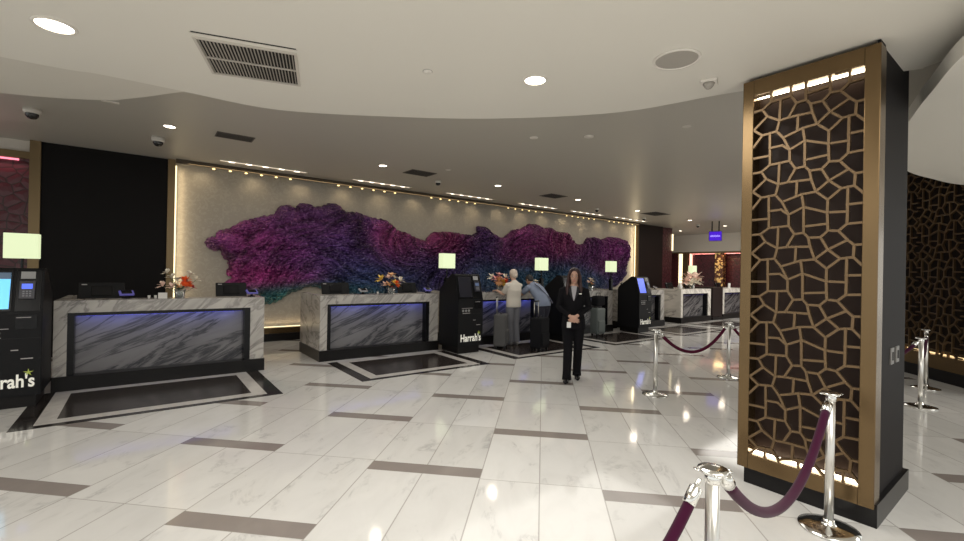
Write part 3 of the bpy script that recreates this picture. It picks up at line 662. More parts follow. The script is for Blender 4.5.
fcol = {'white': mat('petal_white', (.80, .74, .62), .6), 'orange': mat('petal_orange', (.85, .12, .02), .6), 'pink': mat('petal_pink', (.70, .35, .32), .6), 'peach': mat('petal_peach', (.80, .45, .22), .6), 'yellow': mat('petal_yellow', (.80, .55, .12), .6), 'leaf': mat('foliage', (.05, .08, .03), .6), 'red': mat('petal_red', (.45, .03, .06), .6), 'blush': mat('petal_blush', (.85, .62, .52), .6)}
def petal(bm, base, dirv, L, W, curl=.25):
    d = Vector(dirv).normalized(); s = d.cross(Vector((0, 0, 1)))
    if s.length < .1: s = Vector((1, 0, 0))
    s.normalize(); n = s.cross(d); pts = []
    for t, w_ in ((0, .12), (.35, .8), (.7, 1), (1, .08)):
        c = Vector(base)+d*L*t-n*curl*L*t*t
        pts.append((bm.verts.new(c-s*W*w_/2+n*.1*W), bm.verts.new(c), bm.verts.new(c+s*W*w_/2+n*.1*W)))
    for a, b in zip(pts, pts[1:]):
        bm.faces.new((a[0], a[1], b[1], b[0])); bm.faces.new((a[1], a[2], b[2], b[1]))
def bloom(c, dirv, r, m, t, kind='lily'):
    r *= 1.15
    bm = bmesh.new(); d = Vector(dirv).normalized(); q = d.to_track_quat('Z', 'Y'); N = 6 if kind == 'lily' else 14
    for lay in range(1 if kind == 'lily' else 2):
        for k in range(N):
            a = 2*PI*(k+.5*lay)/N; el = .75 if kind == 'lily' else .35+.4*lay
            petal(bm, c, q @ Vector((math.cos(a)*math.cos(el), math.sin(a)*math.cos(el), math.sin(el))), r, r*(.62 if kind == 'lily' else .42), .3)
    ball(bm, Vector(c)+d*r*.1, r*.14, 8)
    o = obj('flower', bm, m, t, True)
    return o
def bouquet(u, v, label, cols, z=TZ, s=1.0, seed=1):
    rr = random.Random(seed)
    t = thing('flower_arrangement', label, 'flowers', (u, v, z), 0, 'flower arrangements on the counters')
    bm = bmesh.new(); lathe(bm, [(0, 0), (.055*s, 0), (.065*s, .01), (.06*s, .06*s), (.075*s, .13*s), (.068*s, .13*s), (.054*s, .06*s), (.054*s, .015), (0, .015)], 20); obj('vase', bm, glass, t, True)
    bm = bmesh.new(); heads = []
    for c, dx, dy, h, r, kd in cols:
        tip = Vector((dx*s, dy*s, h*s)); tube(bm, [(dx*.1*s, dy*.1*s, .02), (dx*.4*s, dy*.4*s, h*.55*s), tip], .0035, 6); heads.append((c, tip, r*s, kd))
    obj('stems', bm, fcol['leaf'], t)
    bm = bmesh.new()
    for k in range(22):
        a = rr.uniform(0, 2*PI); petal(bm, (0, 0, .12*s), (math.cos(a), math.sin(a), rr.uniform(.1, 1.3)), rr.uniform(.08, .17)*s, .035*s, .3)
    obj('leaves', bm, fcol['leaf'], t)
    for c, tip, r, kd in heads: bloom(tip, (tip.x*1.3, tip.y*1.3-.05, .25 if kd == 'lily' else .1), r, fcol[c], t, kd)
    return t
L_, G_ = 'lily', 'gerbera'
A1 = [('white', -.16, 0, .37, .07, L_), ('white', -.10, .02, .30, .08, L_), ('white', .12, 0, .34, .08, L_), ('white', .20, 0, .27, .07, L_), ('blush', -.21, -.02, .18, .08, L_), ('blush', -.10, -.06, .16, .08, L_), ('orange', .05, -.08, .25, .085, G_), ('orange', .11, -.07, .21, .05, G_), ('blush', .08, -.06, .13, .07, L_), ('red', .16, -.02, .15, .05, L_), ('white', -.03, .05, .26, .08, L_), ('peach', -.01, -.07, .16, .06, L_)]
bouquet(.46, 8.06, 'flower vase with orange-red bloom and white lilies on the nearest left counter', A1, seed=2)
A2 = [('peach', 0, 0, .34, .08, L_), ('blush', -.05, 0, .29, .09, L_), ('yellow', -.20, 0, .26, .10, L_), ('white', .18, 0, .24, .09, L_), ('orange', .07, -.06, .19, .07, G_), ('yellow', .02, -.07, .20, .08, L_), ('peach', -.08, -.06, .17, .08, L_), ('red', -.02, -.05, .12, .05, L_), ('white', .08, .03, .29, .07, L_), ('yellow', .12, -.02, .15, .06, L_), ('blush', -.14, -.03, .17, .07, L_)]
bouquet(3.92, 8.10, 'flower vase with orange and yellow blooms on the middle counter', A2, s=1.08, seed=3)
A3 = [('peach', -.05, -.05, .22, .10, G_), ('yellow', .05, -.06, .18, .09, G_), ('pink', -.12, -.03, .26, .10, L_), ('red', -.02, 0, .27, .09, L_), ('white', -.20, 0, .30, .09, L_), ('white', .16, 0, .30, .09, L_), ('orange', .13, -.04, .2, .09, G_), ('pink', .0, 0, .34, .09, L_), ('blush', .04, -.03, .25, .09, L_)]
bouquet(6.72, 8.16, 'round colourful flower arrangement left of the white-haired guest', A3, s=1.15, seed=4)
bouquet(10.1, 8.2, 'small pale flower arrangement by the walking woman, before the mural', [('white', 0, 0, .3, .09, L_), ('blush', -.08, 0, .22, .09, L_), ('white', .09, 0, .24, .08, L_), ('peach', .02, -.03, .17, .08, L_)], seed=5)
bouquet(8.0, 8.25, 'small white flower arrangement left of the walking woman', [('white', 0, 0, .24, .08, L_), ('white', -.07, 0, .18, .08, L_), ('blush', .07, 0, .18, .07, L_)], seed=6)
A6 = [('blush', -.3+.12*k, .03*(k % 2), .20+.12*((k*7) % 3)/2, .16, L_) for k in range(6)]+[('white', -.2+.13*k, -.05, .16, .14, L_) for k in range(4)]
bouquet(15.9, 8.3, 'wide pale pink flower arrangement on the far pale counter', A6, s=1.35, seed=8)
t = thing('paper_stand', 'small white notice stand on the farthest counter', 'notice', (18.6, 8.2, TZ)); bm = bmesh.new(); bx(bm, -.09, .09, -.01, .01, 0, .2, .003); obj('card', bm, paper, t); box('foot', (-.09, .09, -.05, .05, 0, .01), paper, t)
t = thing('vase', 'small pale vase left of the pale pink flowers on the far pale counter', 'vase', (14.98, 8.25, TZ)); bm = bmesh.new(); lathe(bm, [(0, 0), (.05, 0), (.09, .08), (.04, .18), (.05, .22), (.04, .22), (0, .2)], 16); obj('body', bm, paper, t, True)

# ------------------------------------------------------------------ ceiling fittings
def downlight(u, v, z, r, label, lit=True, grp='recessed downlights'):
    t = thing('downlight', label, 'ceiling light', (u, v, z), 0, grp)
    bm = bmesh.new(); lathe(bm, [(r, 0), (r*1.18, 0), (r*1.18, -.006), (r, -.010), (r*.97, -.004), (r, 0)], 28); obj('trim_ring', bm, mat('trim_white', (.8, .76, .7), .5), t, True)
    bm = bmesh.new(); lathe(bm, [(0, -.003), (r, -.003)], 28); obj('lens', bm, led_w if lit else mat('lens_off', (.75, .72, .66), .4), t)
    if lit:
        a = area('downlight_light', (u, v, z-.02), .2, 4 if z > 3.5 else 3.5, (1, .88, .72)); a.data.shape = 'DISK'
    return t
downlight(-.49, 4.12, LOW_Z, .10, 'large bright round downlight at the top left corner, left of the air grille')
downlight(2.56, 2.69, LOW_Z, .085, 'bright round downlight in the pale ceiling above the walking woman')
for u, v, wd in ((.30, 8.27, 'above the nearest left counter'), (3.85, 8.45, 'above the middle counter'), (6.90, 8.49, 'above the white-haired guest'), (9.91, 8.55, 'right of the dark vent in the dim ceiling'), (13.03, 8.69, 'beside the far dark vent'), (16.65, 8.82, 'left of the hanging purple sign'), (20.3, 11.2, 'nearest the far cream fascia'), (19.44, 8.78, 'right of the hanging purple sign')):
    downlight(u, v, HIGH_Z, .075, 'small round downlight '+wd+', in the dim ceiling')
downlight(5.05, 7.87, HIGH_Z, .05, 'tiny unlit white disc light right of the middle ceiling vent', False)
downlight(6.1, 3.3, HIGH_Z, .05, 'tiny unlit white disc light in the dim ceiling left of the gold column', False)
def flat_disc(u, v, z, r, name, label, cat):
    t = thing(name, label, cat, (u, v, z)); bm = bmesh.new(); lathe(bm, [(0, -.014), (r*.9, -.012), (r, -.004), (r, 0)], 26); obj('cover', bm, mat('trim_white'), t, True)
    bm = bmesh.new(); lathe(bm, [(r, 0), (r*1.12, 0), (r*1.12, -.003), (r, -.003)], 26); obj('ring', bm, mat('ring_grey', (.4, .37, .33), .6), t); return t
flat_disc(1.79, 3.12, LOW_Z, .035, 'sprinkler_cap', 'tiny flat sprinkler cover in the pale ceiling, left of the bright downlight', 'sprinkler')
flat_disc(4.84, 5.09, HIGH_Z, .07, 'sensor_cap', 'white round cover just past the pale ceiling edge', 'ceiling sensor')
flat_disc(5.44, 4.5, HIGH_Z, .08, 'sensor_cap', 'white round cover in the dim ceiling, right of its near twin', 'ceiling sensor')
# speaker
t = thing('ceiling_speaker', 'round grey speaker grille in the pale ceiling left of the gold column', 'speaker', (3.11, 1.77, LOW_Z))
bm = bmesh.new(); lathe(bm, [(.15, 0), (.165, 0), (.165, -.010), (.15, -.012), (.145, -.004)], 32); obj('ring', bm, mat('trim_white'), t, True)
bm = bmesh.new(); lathe(bm, [(0, -.006), (.147, -.005)], 32); obj('grille', bm, mat('grille_grey', (.42, .39, .35), .7), t)
# smoke detector
t = thing('smoke_detector', 'white square-based smoke detector in the pale ceiling beside the gold column', 'smoke detector', (3.66, 1.80, LOW_Z), .4)
bm = bmesh.new(); bx(bm, -.06, .06, -.06, .06, -.02, 0, .006); obj('base', bm, mat('trim_white'), t)
bm = bmesh.new(); lathe(bm, [(0, -.065), (.02, -.062), (.035, -.045), (.045, -.02), (0, -.02)], 18); obj('sensor', bm, mat('ring_grey'), t, True)
# big air grille
cs = [(.28, 3.69), (.87, 3.50), (1.03, 4.07), (.46, 4.24)]
t = thing('air_grille', 'large slatted air grille in the pale ceiling at top left', 'air vent', (.66, 3.875, LOW_Z), math.atan2(-.19, .60))
hw, hd = .315, .29
boxes('frame', [(-hw-.02, hw+.02, -hd-.02, -hd, -.012, 0), (-hw-.02, hw+.02, hd, hd+.02, -.012, 0), (-hw-.02, -hw, -hd, hd, -.012, 0), (hw, hw+.02, -hd, hd, -.012, 0)], mat('grille_white', (.60, .56, .50), .5), t)
box('recess', (-hw, hw, -hd, hd, -.0015, -.0005), mat('duct_dark', (.012, .011, .010), .9), t)
boxes('cross_bar', [(-hw, hw, -.006, .006, -.012, -.002)], mat('grille_white'), t)
bm = bmesh.new()
for k in range(27):
    x = -hw+(k+.5)*2*hw/27
    vs = [bm.verts.new(q) for q in ((x-.006, -hd, -.010), (x-.006, hd, -.010), (x+.001, hd, -.002), (x+.001, -hd, -.002))]; bm.faces.new(vs)
obj('slats', bm, mat('slat_grey', (.42, .39, .34), .5), t)
t = thing('access_hatch', 'thin dark slot line in the pale ceiling just above the large air grille', 'ceiling slot', (.55, 3.52, LOW_Z), math.atan2(-.19, .60))
box('gap', (-.33, .33, -.006, .006, -.003, 0), mat('duct_dark'), t); box('lip', (-.34, .34, .006, .012, -.004, 0), mat('grille_white'), t)
def vent(u, v, L, D, label):
    t = thing('ceiling_vent', label, 'air vent', (u, v, HIGH_Z), 0, 'small dark vents in the dim ceiling')
    boxes('frame', [(-L, L, -D, -D+.015, -.01, 0), (-L, L, D-.015, D, -.01, 0), (-L, -L+.015, -D, D, -.01, 0), (L-.015, L, -D, D, -.01, 0)], mat('vent_frame', (.15, .13, .11), .5), t)
    box('recess', (-L, L, -D, D, -.002, 0), mat('duct_dark'), t)
    bm = bmesh.new()
    for k in range(7): y = -D+.03+k*(2*D-.06)/6; bx(bm, -L+.015, L-.015, y-.004, y+.004, -.010, -.003)
    obj('slats', bm, mat('slat_dark', (.10, .09, .08), .5), t)
vent(1.17, 8.22, .27, .16, 'dark vent left of the first slot light, above the nearest left counter')
vent(4.76, 8.55, .30, .22, 'dark vent above the right end of the middle counter')
vent(8.95, 8.6, .32, .24, 'dark vent above the guests, left of a small downlight')
vent(14.1, 8.7, .45, .30, 'farthest dark vent before the hanging purple sign')
def domecam(u, v, z, label, s=1):
    t = thing('security_camera', label, 'security camera', (u, v, z), 0, 'dome cameras under the dim ceiling')
    bm = bmesh.new(); lathe(bm, [(0, 0), (.075*s, 0), (.075*s, -.04*s), (.062*s, -.055*s), (0, -.055*s)], 22); obj('housing', bm, mat('cam_white', (.68, .65, .6), .4), t, True)
    bm = bmesh.new(); lathe(bm, [(.058*s, -.052*s), (.055*s, -.08*s), (.035*s, -.105*s), (0, -.115*s)], 22); obj('dome', bm, mat('smoked_dome', (.02, .02, .02), .1), t, True)
domecam(-1.23, 8.62, HIGH_Z, 'white dome camera at far left, above the black wall corner', 1.25)
domecam(.18, 9.15, HIGH_Z, 'white dome camera above the left end of the mural', 1.25)
domecam(5.5, 9.0, HIGH_Z, 'dome camera above the dark-screened kiosk', 1)
domecam(11.7, 9.3, HIGH_Z, 'dome camera above the blue-screened kiosk', 1)
domecam(14.8, 9.6, HIGH_Z, 'dome camera above the right end of the mural', 1)
domecam(18.4, 9.4, HIGH_Z, 'dome camera just left of the hanging purple sign', 1)
t = thing('ceiling_tag', 'flat white plate in the dim ceiling between the two left dome cameras', 'ceiling plate', (-.36, 7.55, HIGH_Z)); box('plate', (-.09, .09, -.03, .03, -.008, 0), mat('trim_white'), t)

# hanging purple sign
SU, SV = 17.6, 8.3
t = thing('hanging_sign', 'purple lit sign hanging on two dark rods from the dim ceiling', 'sign', (SU, SV, HIGH_Z), 0)
# it faces back along u-v towards the lobby
t.rotation_euler = (0, 0, -PI/2+.35); t.scale = (.70, .70, .92)
bm = bmesh.new(); bx(bm, -.32, .32, -.05, .05, -.83, -.42, .01); obj('panel', bm, mat('sign_body', (.03, .02, .08), .4), t)
box('lit_face', (-.30, .30, -.056, -.05, -.81, -.44), screen_p, t)
boxes('lit_marks', [(-.25+k*.045, -.225+k*.045, -.059, -.056, -.66, -.60+(k % 3)*.012) for k in range(11)], mat('sign_marks', (.3, .25, .8), .5, em=(.40, .32, .95), es=.8), t)
for s in (-.17, .17):
    bm = bmesh.new(); bx(bm, s-.03, s+.03, -.03, .03, -.42, 0); obj('rod', bm, blackg, t)

# ------------------------------------------------------------------ stanchions and ropes
def stanchion(u, v, label, hgt=.90):
    t = thing('stanchion', label, 'stanchion', (u, v, 0), 0, 'chrome rope stanchions')
    bm = bmesh.new(); lathe(bm, [(0, 0), (.165, 0), (.17, .006), (.168, .014), (.12, .024), (.05, .034), (.034, .05), (.032, .07), (0, .07)], 40); obj('base', bm, chrome, t, True)
    bm = bmesh.new(); lathe(bm, [(0, .05), (.026, .05), (.026, hgt-.03), (0, hgt-.03)], 28); obj('post', bm, satin, t, True)
    bm = bmesh.new(); lathe(bm, [(.026, hgt-.06), (.031, hgt-.055), (.031, hgt-.03), (.026, hgt-.022), (.030, hgt-.016), (.054, hgt-.014), (.057, hgt-.008), (.054, hgt-.002), (.03, hgt+.002), (0, hgt+.004)], 32)
    obj('cap', bm, chrome, t, True)
    for k in range(4):
        a = k*PI/2+PI/4; bm = bmesh.new(); c = Vector((math.cos(a)*.05, math.sin(a)*.05, hgt-.010)); s = Vector((-math.sin(a), math.cos(a), 0))
        tube(bm, [c-s*.012, c-s*.010+Vector((math.cos(a), math.sin(a), 0))*.016, c+s*.010+Vector((math.cos(a), math.sin(a), 0))*.016, c+s*.012], .004, 8); obj('hook_loop', bm, chrome, t, True)
    return t
def rope(a, b, sag, label, m=velvet, r=.021, seg=28, skew=0):
    a, b = Vector(a), Vector(b); t = thing('velvet_rope', label, 'rope', tuple(a), 0, 'velvet barrier ropes')
    pts = []
    for i in range(seg+1):
        s = i/seg; p = a.lerp(b, s)-a; p.z -= sag*(1-(2*s-1)**2)*(1+skew*(s-.5)); pts.append(p)
    L = [0]
    for p, q in zip(pts, pts[1:]): L.append(L[-1]+(q-p).length)
    mid = [p for p, l in zip(pts, L) if .07 < l < L[-1]-.07]
    bm = bmesh.new(); tube(bm, mid, r, 14); obj('velvet', bm, m, t, True)
    for end, k in ((pts, 1), (pts[::-1], 1)):
        q = end[0]; d = (end[3]-end[0]).normalized(); bm = bmesh.new()
        tube(bm, [q+d*.012, q+d*.018, q+d*.045, q+d*.05, q+d*.115, q+d*.118], [.006, .008, .012, r*1.15, r*1.2, r*1.02], 14); obj('ferrule', bm, chrome, t, True)
    return t
stanchion(5.63, 3.43, 'chrome stanchion standing in the open floor right of the walking woman')
stanchion(7.60, 3.34, 'chrome stanchion just left of the gold column, far behind it')
stanchion(3.62, .945, 'chrome stanchion standing right before the gold lattice column')
stanchion(1.79, .838, 'nearest chrome stanchion, cut off by the bottom edge')
stanchion(8.06, 1.16, 'chrome stanchion right of the gold column, nearer of two')
stanchion(9.50, 1.31, 'chrome stanchion right of the gold column, farther of two')
HZ = .87
rope((5.69, 3.43, HZ), (7.54, 3.34, HZ), .36, 'maroon rope hanging between the two far chrome stanchions', velvet_r, .023)
rope((7.66, 3.34, HZ), (9.5, 3.3, HZ), .36, 'maroon rope running off behind the gold column', velvet_r, .023)
rope((1.84, .835, .872), (3.57, .94, .872), .40, 'purple rope sagging before the gold lattice panel', velvet, .024)
rope((1.745, .86, .872), (.55, 1.05, .87), .42, 'purple rope leaving the nearest stanchion to the lower left')
rope((8.12, 1.18, .88), (9.44, 1.30, .86), .30, 'purple rope between the two stanchions right of the gold column')
rope((8.00, 1.16, .88), (6.6, 2.1, .88), .38, 'purple rope vanishing behind the right side of the gold column')

# ------------------------------------------------------------------ people
skin = mat('skin', (.52, .30, .21), .55); 
def human(t, J, vox=.011, scale=1.0, build=1.0, m_skin=skin, hands=True):
    """one continuous body through the joints J (local, z up, the figure faces -y)"""
    V = {k: Vector(p) for k, p in J.items()}; bm = bmesh.new(); b = build
    tube(bm, [V['pelvis']+Vector((0, 0, -.07)), V['pelvis'], V['waist'], V['chest'], V['shoulder'], V['neck']], [(.12*b, .09*b), (.15*b, .10*b), (.125*b, .09*b), (.145*b, .10*b), (.15*b, .075*b), (.055, .055)], 18, side=J.get('side', (1, 0, 0)))
    hd = V['head']; up_ = (hd-V['neck']).normalized()
    tube(bm, [V['neck']-up_*.03, V['neck'], hd], [.058, .05, .05], 14)
    q = Vector(J.get('face', (0, -1, 0))).normalized(); sd = q.cross(Vector((0, 0, 1))).normalized(); zz = sd.cross(q)
    R = Matrix((sd, -q, zz)).transposed().to_4x4()
    def H(x, y, z): return hd+R.to_3x3() @ Vector((x, y, z))
    ball(bm, H(0, .01, .03), (.074, .092, .092), 20, R); ball(bm, H(0, -.022, -.04), (.055, .062, .068), 16, R)
    ball(bm, H(0, -.055, -.085), (.026, .022, .02), 10, R)
    tube(bm, [H(0, -.085, .012), H(0, -.104, -.022), H(0, -.092, -.034)], [.008, .013, .011], 8)
    for s in (-1, 1):
        ball(bm, H(s*.076, .01, -.005), (.010, .018, .03), 8, R)
    for s in ('L', 'R'):
        tube(bm, [V['shoulder']*.6+V['sh'+s]*.4, V['sh'+s], V['el'+s], V['wr'+s]], [.06, .052*b, .042*b, .027], 12)
        tube(bm, [V['hip'+s]+Vector((0, 0, .04)), V['hip'+s], V['kn'+s], V['an'+s]+Vector((0, 0, .12)), V['an'+s]], [.08*b, .085*b, .056*b, .045, .036], 14)
        tube(bm, [V['an'+s], V['toe'+s]*.4+V['an'+s]*.6+Vector((0, 0, -.03)), V['toe'+s]], [.030, .026, .014], 10)
    body = fused('body', bm, m_skin, vox, t, 3)
    # hands: palm, four unequal fingers bent in two joints, thumb from the side
    for s in ('L', 'R'):
        w_, hdv = V['wr'+s], Vector(J.get('hand'+s, (0, -.3, -1))).normalized(); pn = Vector(J.get('palm'+s, (1 if s == 'L' else -1, 0, 0))).normalized()
        sd2 = hdv.cross(pn).normalized(); pn = sd2.cross(hdv).normalized()
        bm = bmesh.new(); tube(bm, [w_-hdv*.02, w_+hdv*.02, w_+hdv*.05, w_+hdv*.088], [(.024, .018), (.032, .016), (.038, .014), (.036, .011)], 12, side=sd2)
        for k, ln in enumerate((.068, .078, .072, .056)):
            o0 = w_+hdv*.082+sd2*(-.027+.018*k); c1 = (hdv+pn*.35).normalized(); c2 = (hdv*.7+pn*.7).normalized()
            tube(bm, [o0-hdv*.02, o0, o0+c1*ln*.5, o0+c1*ln*.5+c2*ln*.5], [.0085, .009, .008, .006], 8)
        o0 = w_+hdv*.03-sd2*.03; tube(bm, [o0+sd2*.012, o0-sd2*.014+hdv*.02, o0-sd2*.018+hdv*.048+pn*.01, o0-sd2*.010+hdv*.07+pn*.018], [.012, .011, .009, .007], 8)
        fused('hand', bm, m_skin, .0035, body, 2)
    return body, H, R
def face(body, H, R, lip=(.45, .12, .12)):
    for s in (-1, 1):
        bm = bmesh.new(); ball(bm, H(s*.030, -.084, .012), (.012, .006, .006), 10, R); e = obj('eye', bm, mat('eye_white', (.6, .57, .55), .3), body, True)
        bm = bmesh.new(); ball(bm, H(s*.030, -.0895, .012), (.0055, .003, .0055), 8, R); obj('iris', bm, mat('iris', (.03, .015, .01), .2), e, True)
        bm = bmesh.new(); tube(bm, [H(s*.016, -.092, .030), H(s*.032, -.091, .035), H(s*.048, -.080, .029)], [.003, .0035, .002], 6); obj('eyebrow', bm, mat('brow', (.03, .012, .01), .7), body)
    bm = bmesh.new(); tube(bm, [H(-.022, -.079, -.062), H(-.008, -.087, -.058), H(.008, -.087, -.058), H(.022, -.079, -.062)], [.003, .006, .006, .003], 8); obj('mouth', bm, mat('lips', lip, .4), body, True)
def shoe(t, an, toe, m, heel=.0):
    an, toe = Vector(an), Vector(toe); d = (toe-an); d.z = 0; d.normalize(); bm = bmesh.new()
    g = Vector((an.x, an.y, 0)); zf = min(toe.z, .04)
    lift = max(0, an.z-.11)
    tube(bm, [g-d*.055+Vector((0, 0, .035+lift)), g-d*.03+Vector((0, 0, .045+lift)), g+d*.06+Vector((0, 0, .04+lift*.6)), g+d*.14+Vector((0, 0, .032+lift*.25)), g+d*.19+Vector((0, 0, .022))], [(.026, .028), (.036, .042), (.04, .038), (.042, .030), (.02, .018)], 14, side=d.cross(Vector((0, 0, 1))))
    fused('shoe', bm, m, .007, t, 2)

# walking woman in the black suit
def woman():
    t = thing('person', 'woman in black suit with long dark red hair, hands clasped, walking towards the camera', 'person', (5.30, 4.62, 0), math.atan2(4.62, 5.30)-PI/2)
    sk = mat('skin_woman', (.50, .29, .21), .5)
    J = dict(pelvis=(0, 0, .94), waist=(0, .01, 1.08), chest=(0, 0, 1.26), shoulder=(0, .01, 1.40), neck=(0, .01, 1.48), head=(0, -.01, 1.60),
             shL=(.165, .01, 1.385), shR=(-.165, .01, 1.385), elL=(.225, .0, 1.13), elR=(-.225, .0, 1.13), wrL=(.050, -.195, 1.01), wrR=(-.045, -.20, 1.00),
             hipL=(.085, 0, .90), hipR=(-.085, 0, .90), knL=(.075, .03, .50), knR=(-.075, -.07, .50), anL=(.065, .17, .115), anR=(-.085, -.12, .10), toeL=(.075, .03, .03), toeR=(-.10, -.27, .03),
             handL=(-.75, -.25, -.55), handR=(.75, -.25, -.45), palmL=(0, 1, 0), palmR=(0, 1, .2), face=(.05, -1, -.10))
    body, H, R = human(t, J, m_skin=sk); face(body, H, R)
    V = {k: Vector(p) for k, p in J.items()}
    suit = mat('black_suit', (.008, .0075, .009), .9, spec=.1)
    bm = bmesh.new()
    tube(bm, [(0, 0, .80), (0, 0, .90), (0, 0, .97), (0, .01, 1.09), (0, 0, 1.27), (0, .01, 1.375), (0, .02, 1.43), (0, .03, 1.452)], [(.185, .135), (.178, .13), (.168, .122), (.142, .108), (.165, .122), (.168, .10), (.10, .075), (.070, .060)], 22, side=(1, 0, 0))
    for s in 'LR':
        tube(bm, [V['sh'+s]*.7+Vector((0, .01, 1.40))*.3, V['sh'+s], V['el'+s], V['wr'+s]*.92+V['el'+s]*.08], [.06, .066, .054, .038], 14)
    fused('jacket', bm, suit, .010, t, 3)
    bm = bmesh.new()
    for s in 'LR': tube(bm, [V['hip'+s]+Vector((0, 0, .05)), V['hip'+s]+Vector((0, 0, -.05)), V['kn'+s], V['an'+s]+Vector((0, 0, .02)), V['an'+s]+Vector((0, -.01, -.07))], [.09, .092, .070, .064, .072], 16)
    tube(bm, [(0, 0, 1.0), (0, 0, .86)], [(.15, .105), (.15, .10)], 16)
    fused('trousers', bm, suit, .010, t, 3)
    # blouse in the neckline and lapels
    bm = bmesh.new(); vs = [bm.verts.new(p) for p in ((-.045, -.085, 1.455), (.045, -.085, 1.455), (.045, -.115, 1.38), (.004, -.137, 1.235), (-.004, -.137, 1.235), (-.045, -.115, 1.38))]; bm.faces.new(vs)
    r = bmesh.ops.extrude_face_region(bm, geom=bm.faces[:]);
    for g in r['geom']:
        if isinstance(g, bmesh.types.BMVert): g.co.y += .02
    bmesh.ops.recalc_face_normals(bm, faces=bm.faces[:]); obj('blouse', bm, mat('blouse_grey', (.42, .40, .42), .7), t)
    for s in (-1, 1):
        bm = bmesh.new(); pts = [(s*.045, -.088, 1.465), (s*.085, -.112, 1.40), (s*.065, -.130, 1.33), (s*.006, -.140, 1.225), (s*.035, -.120, 1.38)]
        f = bm.faces.new([bm.verts.new(p) for p in pts]); r = bmesh.ops.extrude_face_region(bm, geom=[f])
        for g in r['geom']:
            if isinstance(g, bmesh.types.BMVert): g.co.y -= .008
        bmesh.ops.recalc_face_normals(bm, faces=bm.faces[:]); obj('lapel', bm, mat('lapel_black', (.014, .013, .016), .6, spec=.2), t)
    bm = bmesh.new(); bx(bm, .075, .115, -.136, -.130, 1.335, 1.348); obj('name_badge', bm, mat('badge_silver', (.7, .68, .6), .3, .8), t)
    bm = bmesh.new(); bx(bm, -.095, -.035, -.262, -.258, .84, .925, .001); obj('key_card', bm, paper, t).rotation_euler = (0, 0, 0)
    # long hair
    bm = bmesh.new(); hc = mat('dark_red_hair', (.028, .007, .006), .5)
    ball(bm, H(0, .028, .048), (.088, .098, .092), 18, R)
    for s in (-1, 1):
        tube(bm, [H(s*.02, -.035, .118), H(s*.062, -.045, .085), H(s*.083, -.028, .01), H(s*.088, -.018, -.09), H(s*.095, -.05, -.19), H(s*.098, -.085, -.29)], [(.02, .02), (.022, .03), (.022, .045), (.028, .05), (.034, .04), (.012, .018)], 12)
    tube(bm, [H(0, .06, .08), H(0, .095, -.05), H(0, .10, -.18), H(0, .10, -.27)], [(.08, .05), (.09, .045), (.095, .04), (.06, .02)], 14, side=(1, 0, 0))
    fused('hair', bm, hc, .008, t, 3)
    for s in 'LR': shoe(t, J['an'+s], J['toe'+s], blackg)
woman()

def old_guest():
    t = thing('person', 'guest with short white hair, white top and grey trousers, seen from behind', 'person', (6.72, 7.64, 0), PI-.10)
    sk = mat('skin_pale', (.58, .36, .27), .55)
    J = dict(pelvis=(0, 0, .93), waist=(0, 0, 1.07), chest=(0, .02, 1.24), shoulder=(0, .02, 1.38), neck=(0, .0, 1.46), head=(0, -.03, 1.585),
             shL=(.16, .01, 1.36), shR=(-.16, .01, 1.36), elL=(.20, -.12, 1.15), elR=(-.20, -.14, 1.16), wrL=(.24, -.33, 1.22), wrR=(-.14, -.36, 1.22),
             hipL=(.085, 0, .90), hipR=(-.085, 0, .90), knL=(.085, -.01, .49), knR=(-.085, -.01, .49), anL=(.08, .03, .10), anR=(-.08, .04, .10), toeL=(.10, -.12, .03), toeR=(-.10, -.11, .03),
             handL=(.05, -1, 0), handR=(.1, -1, 0), palmL=(0, 0, -1), palmR=(0, 0, -1), face=(.05, -1, -.15))
    body, H, R = human(t, J, build=1.05, m_skin=sk); face(body, H, R); V = {k: Vector(p) for k, p in J.items()}
    bm = bmesh.new()
    tube(bm, [(0, .01, .86), (0, .01, .95), (0, .01, 1.08), (0, .03, 1.25), (0, .03, 1.36), (0, .02, 1.42), (0, .01, 1.46)], [(.19, .135), (.188, .135), (.175, .13), (.18, .13), (.17, .10), (.10, .08), (.06, .06)], 22, side=(1, 0, 0))
    for s in 'LR': tube(bm, [V['sh'+s]*.8+Vector((0, .02, 1.36))*.2, V['sh'+s], V['sh'+s]*.15+V['el'+s]*.85], [.066, .068, .062], 14)
    fused('shirt', bm, mat('white_top', (.62, .57, .50), .8), .010, t, 3)
    bm = bmesh.new()
    for s in 'LR': tube(bm, [V['hip'+s]+Vector((0, 0, .04)), V['hip'+s]+Vector((0, 0, -.05)), V['kn'+s], V['an'+s]+Vector((0, 0, -.03))], [.10, .102, .082, .072], 16)
    tube(bm, [(0, 0, 1.0), (0, 0, .84)], [(.155, .11), (.155, .105)], 16)
    fused('trousers', bm, mat('grey_trousers', (.17, .17, .19), .8), .010, t, 3)
    bm = bmesh.new(); ball(bm, H(0, .018, .035), (.088, .102, .10), 18, R); ball(bm, H(0, .06, -.01), (.075, .06, .075), 14, R)
    fused('hair', bm, mat('white_hair', (.58, .48, .40), .8), .009, t, 3)
    for s in 'LR': shoe(t, J['an'+s], J['toe'+s], mat('grey_shoe', (.25, .24, .23), .6))
old_guest()

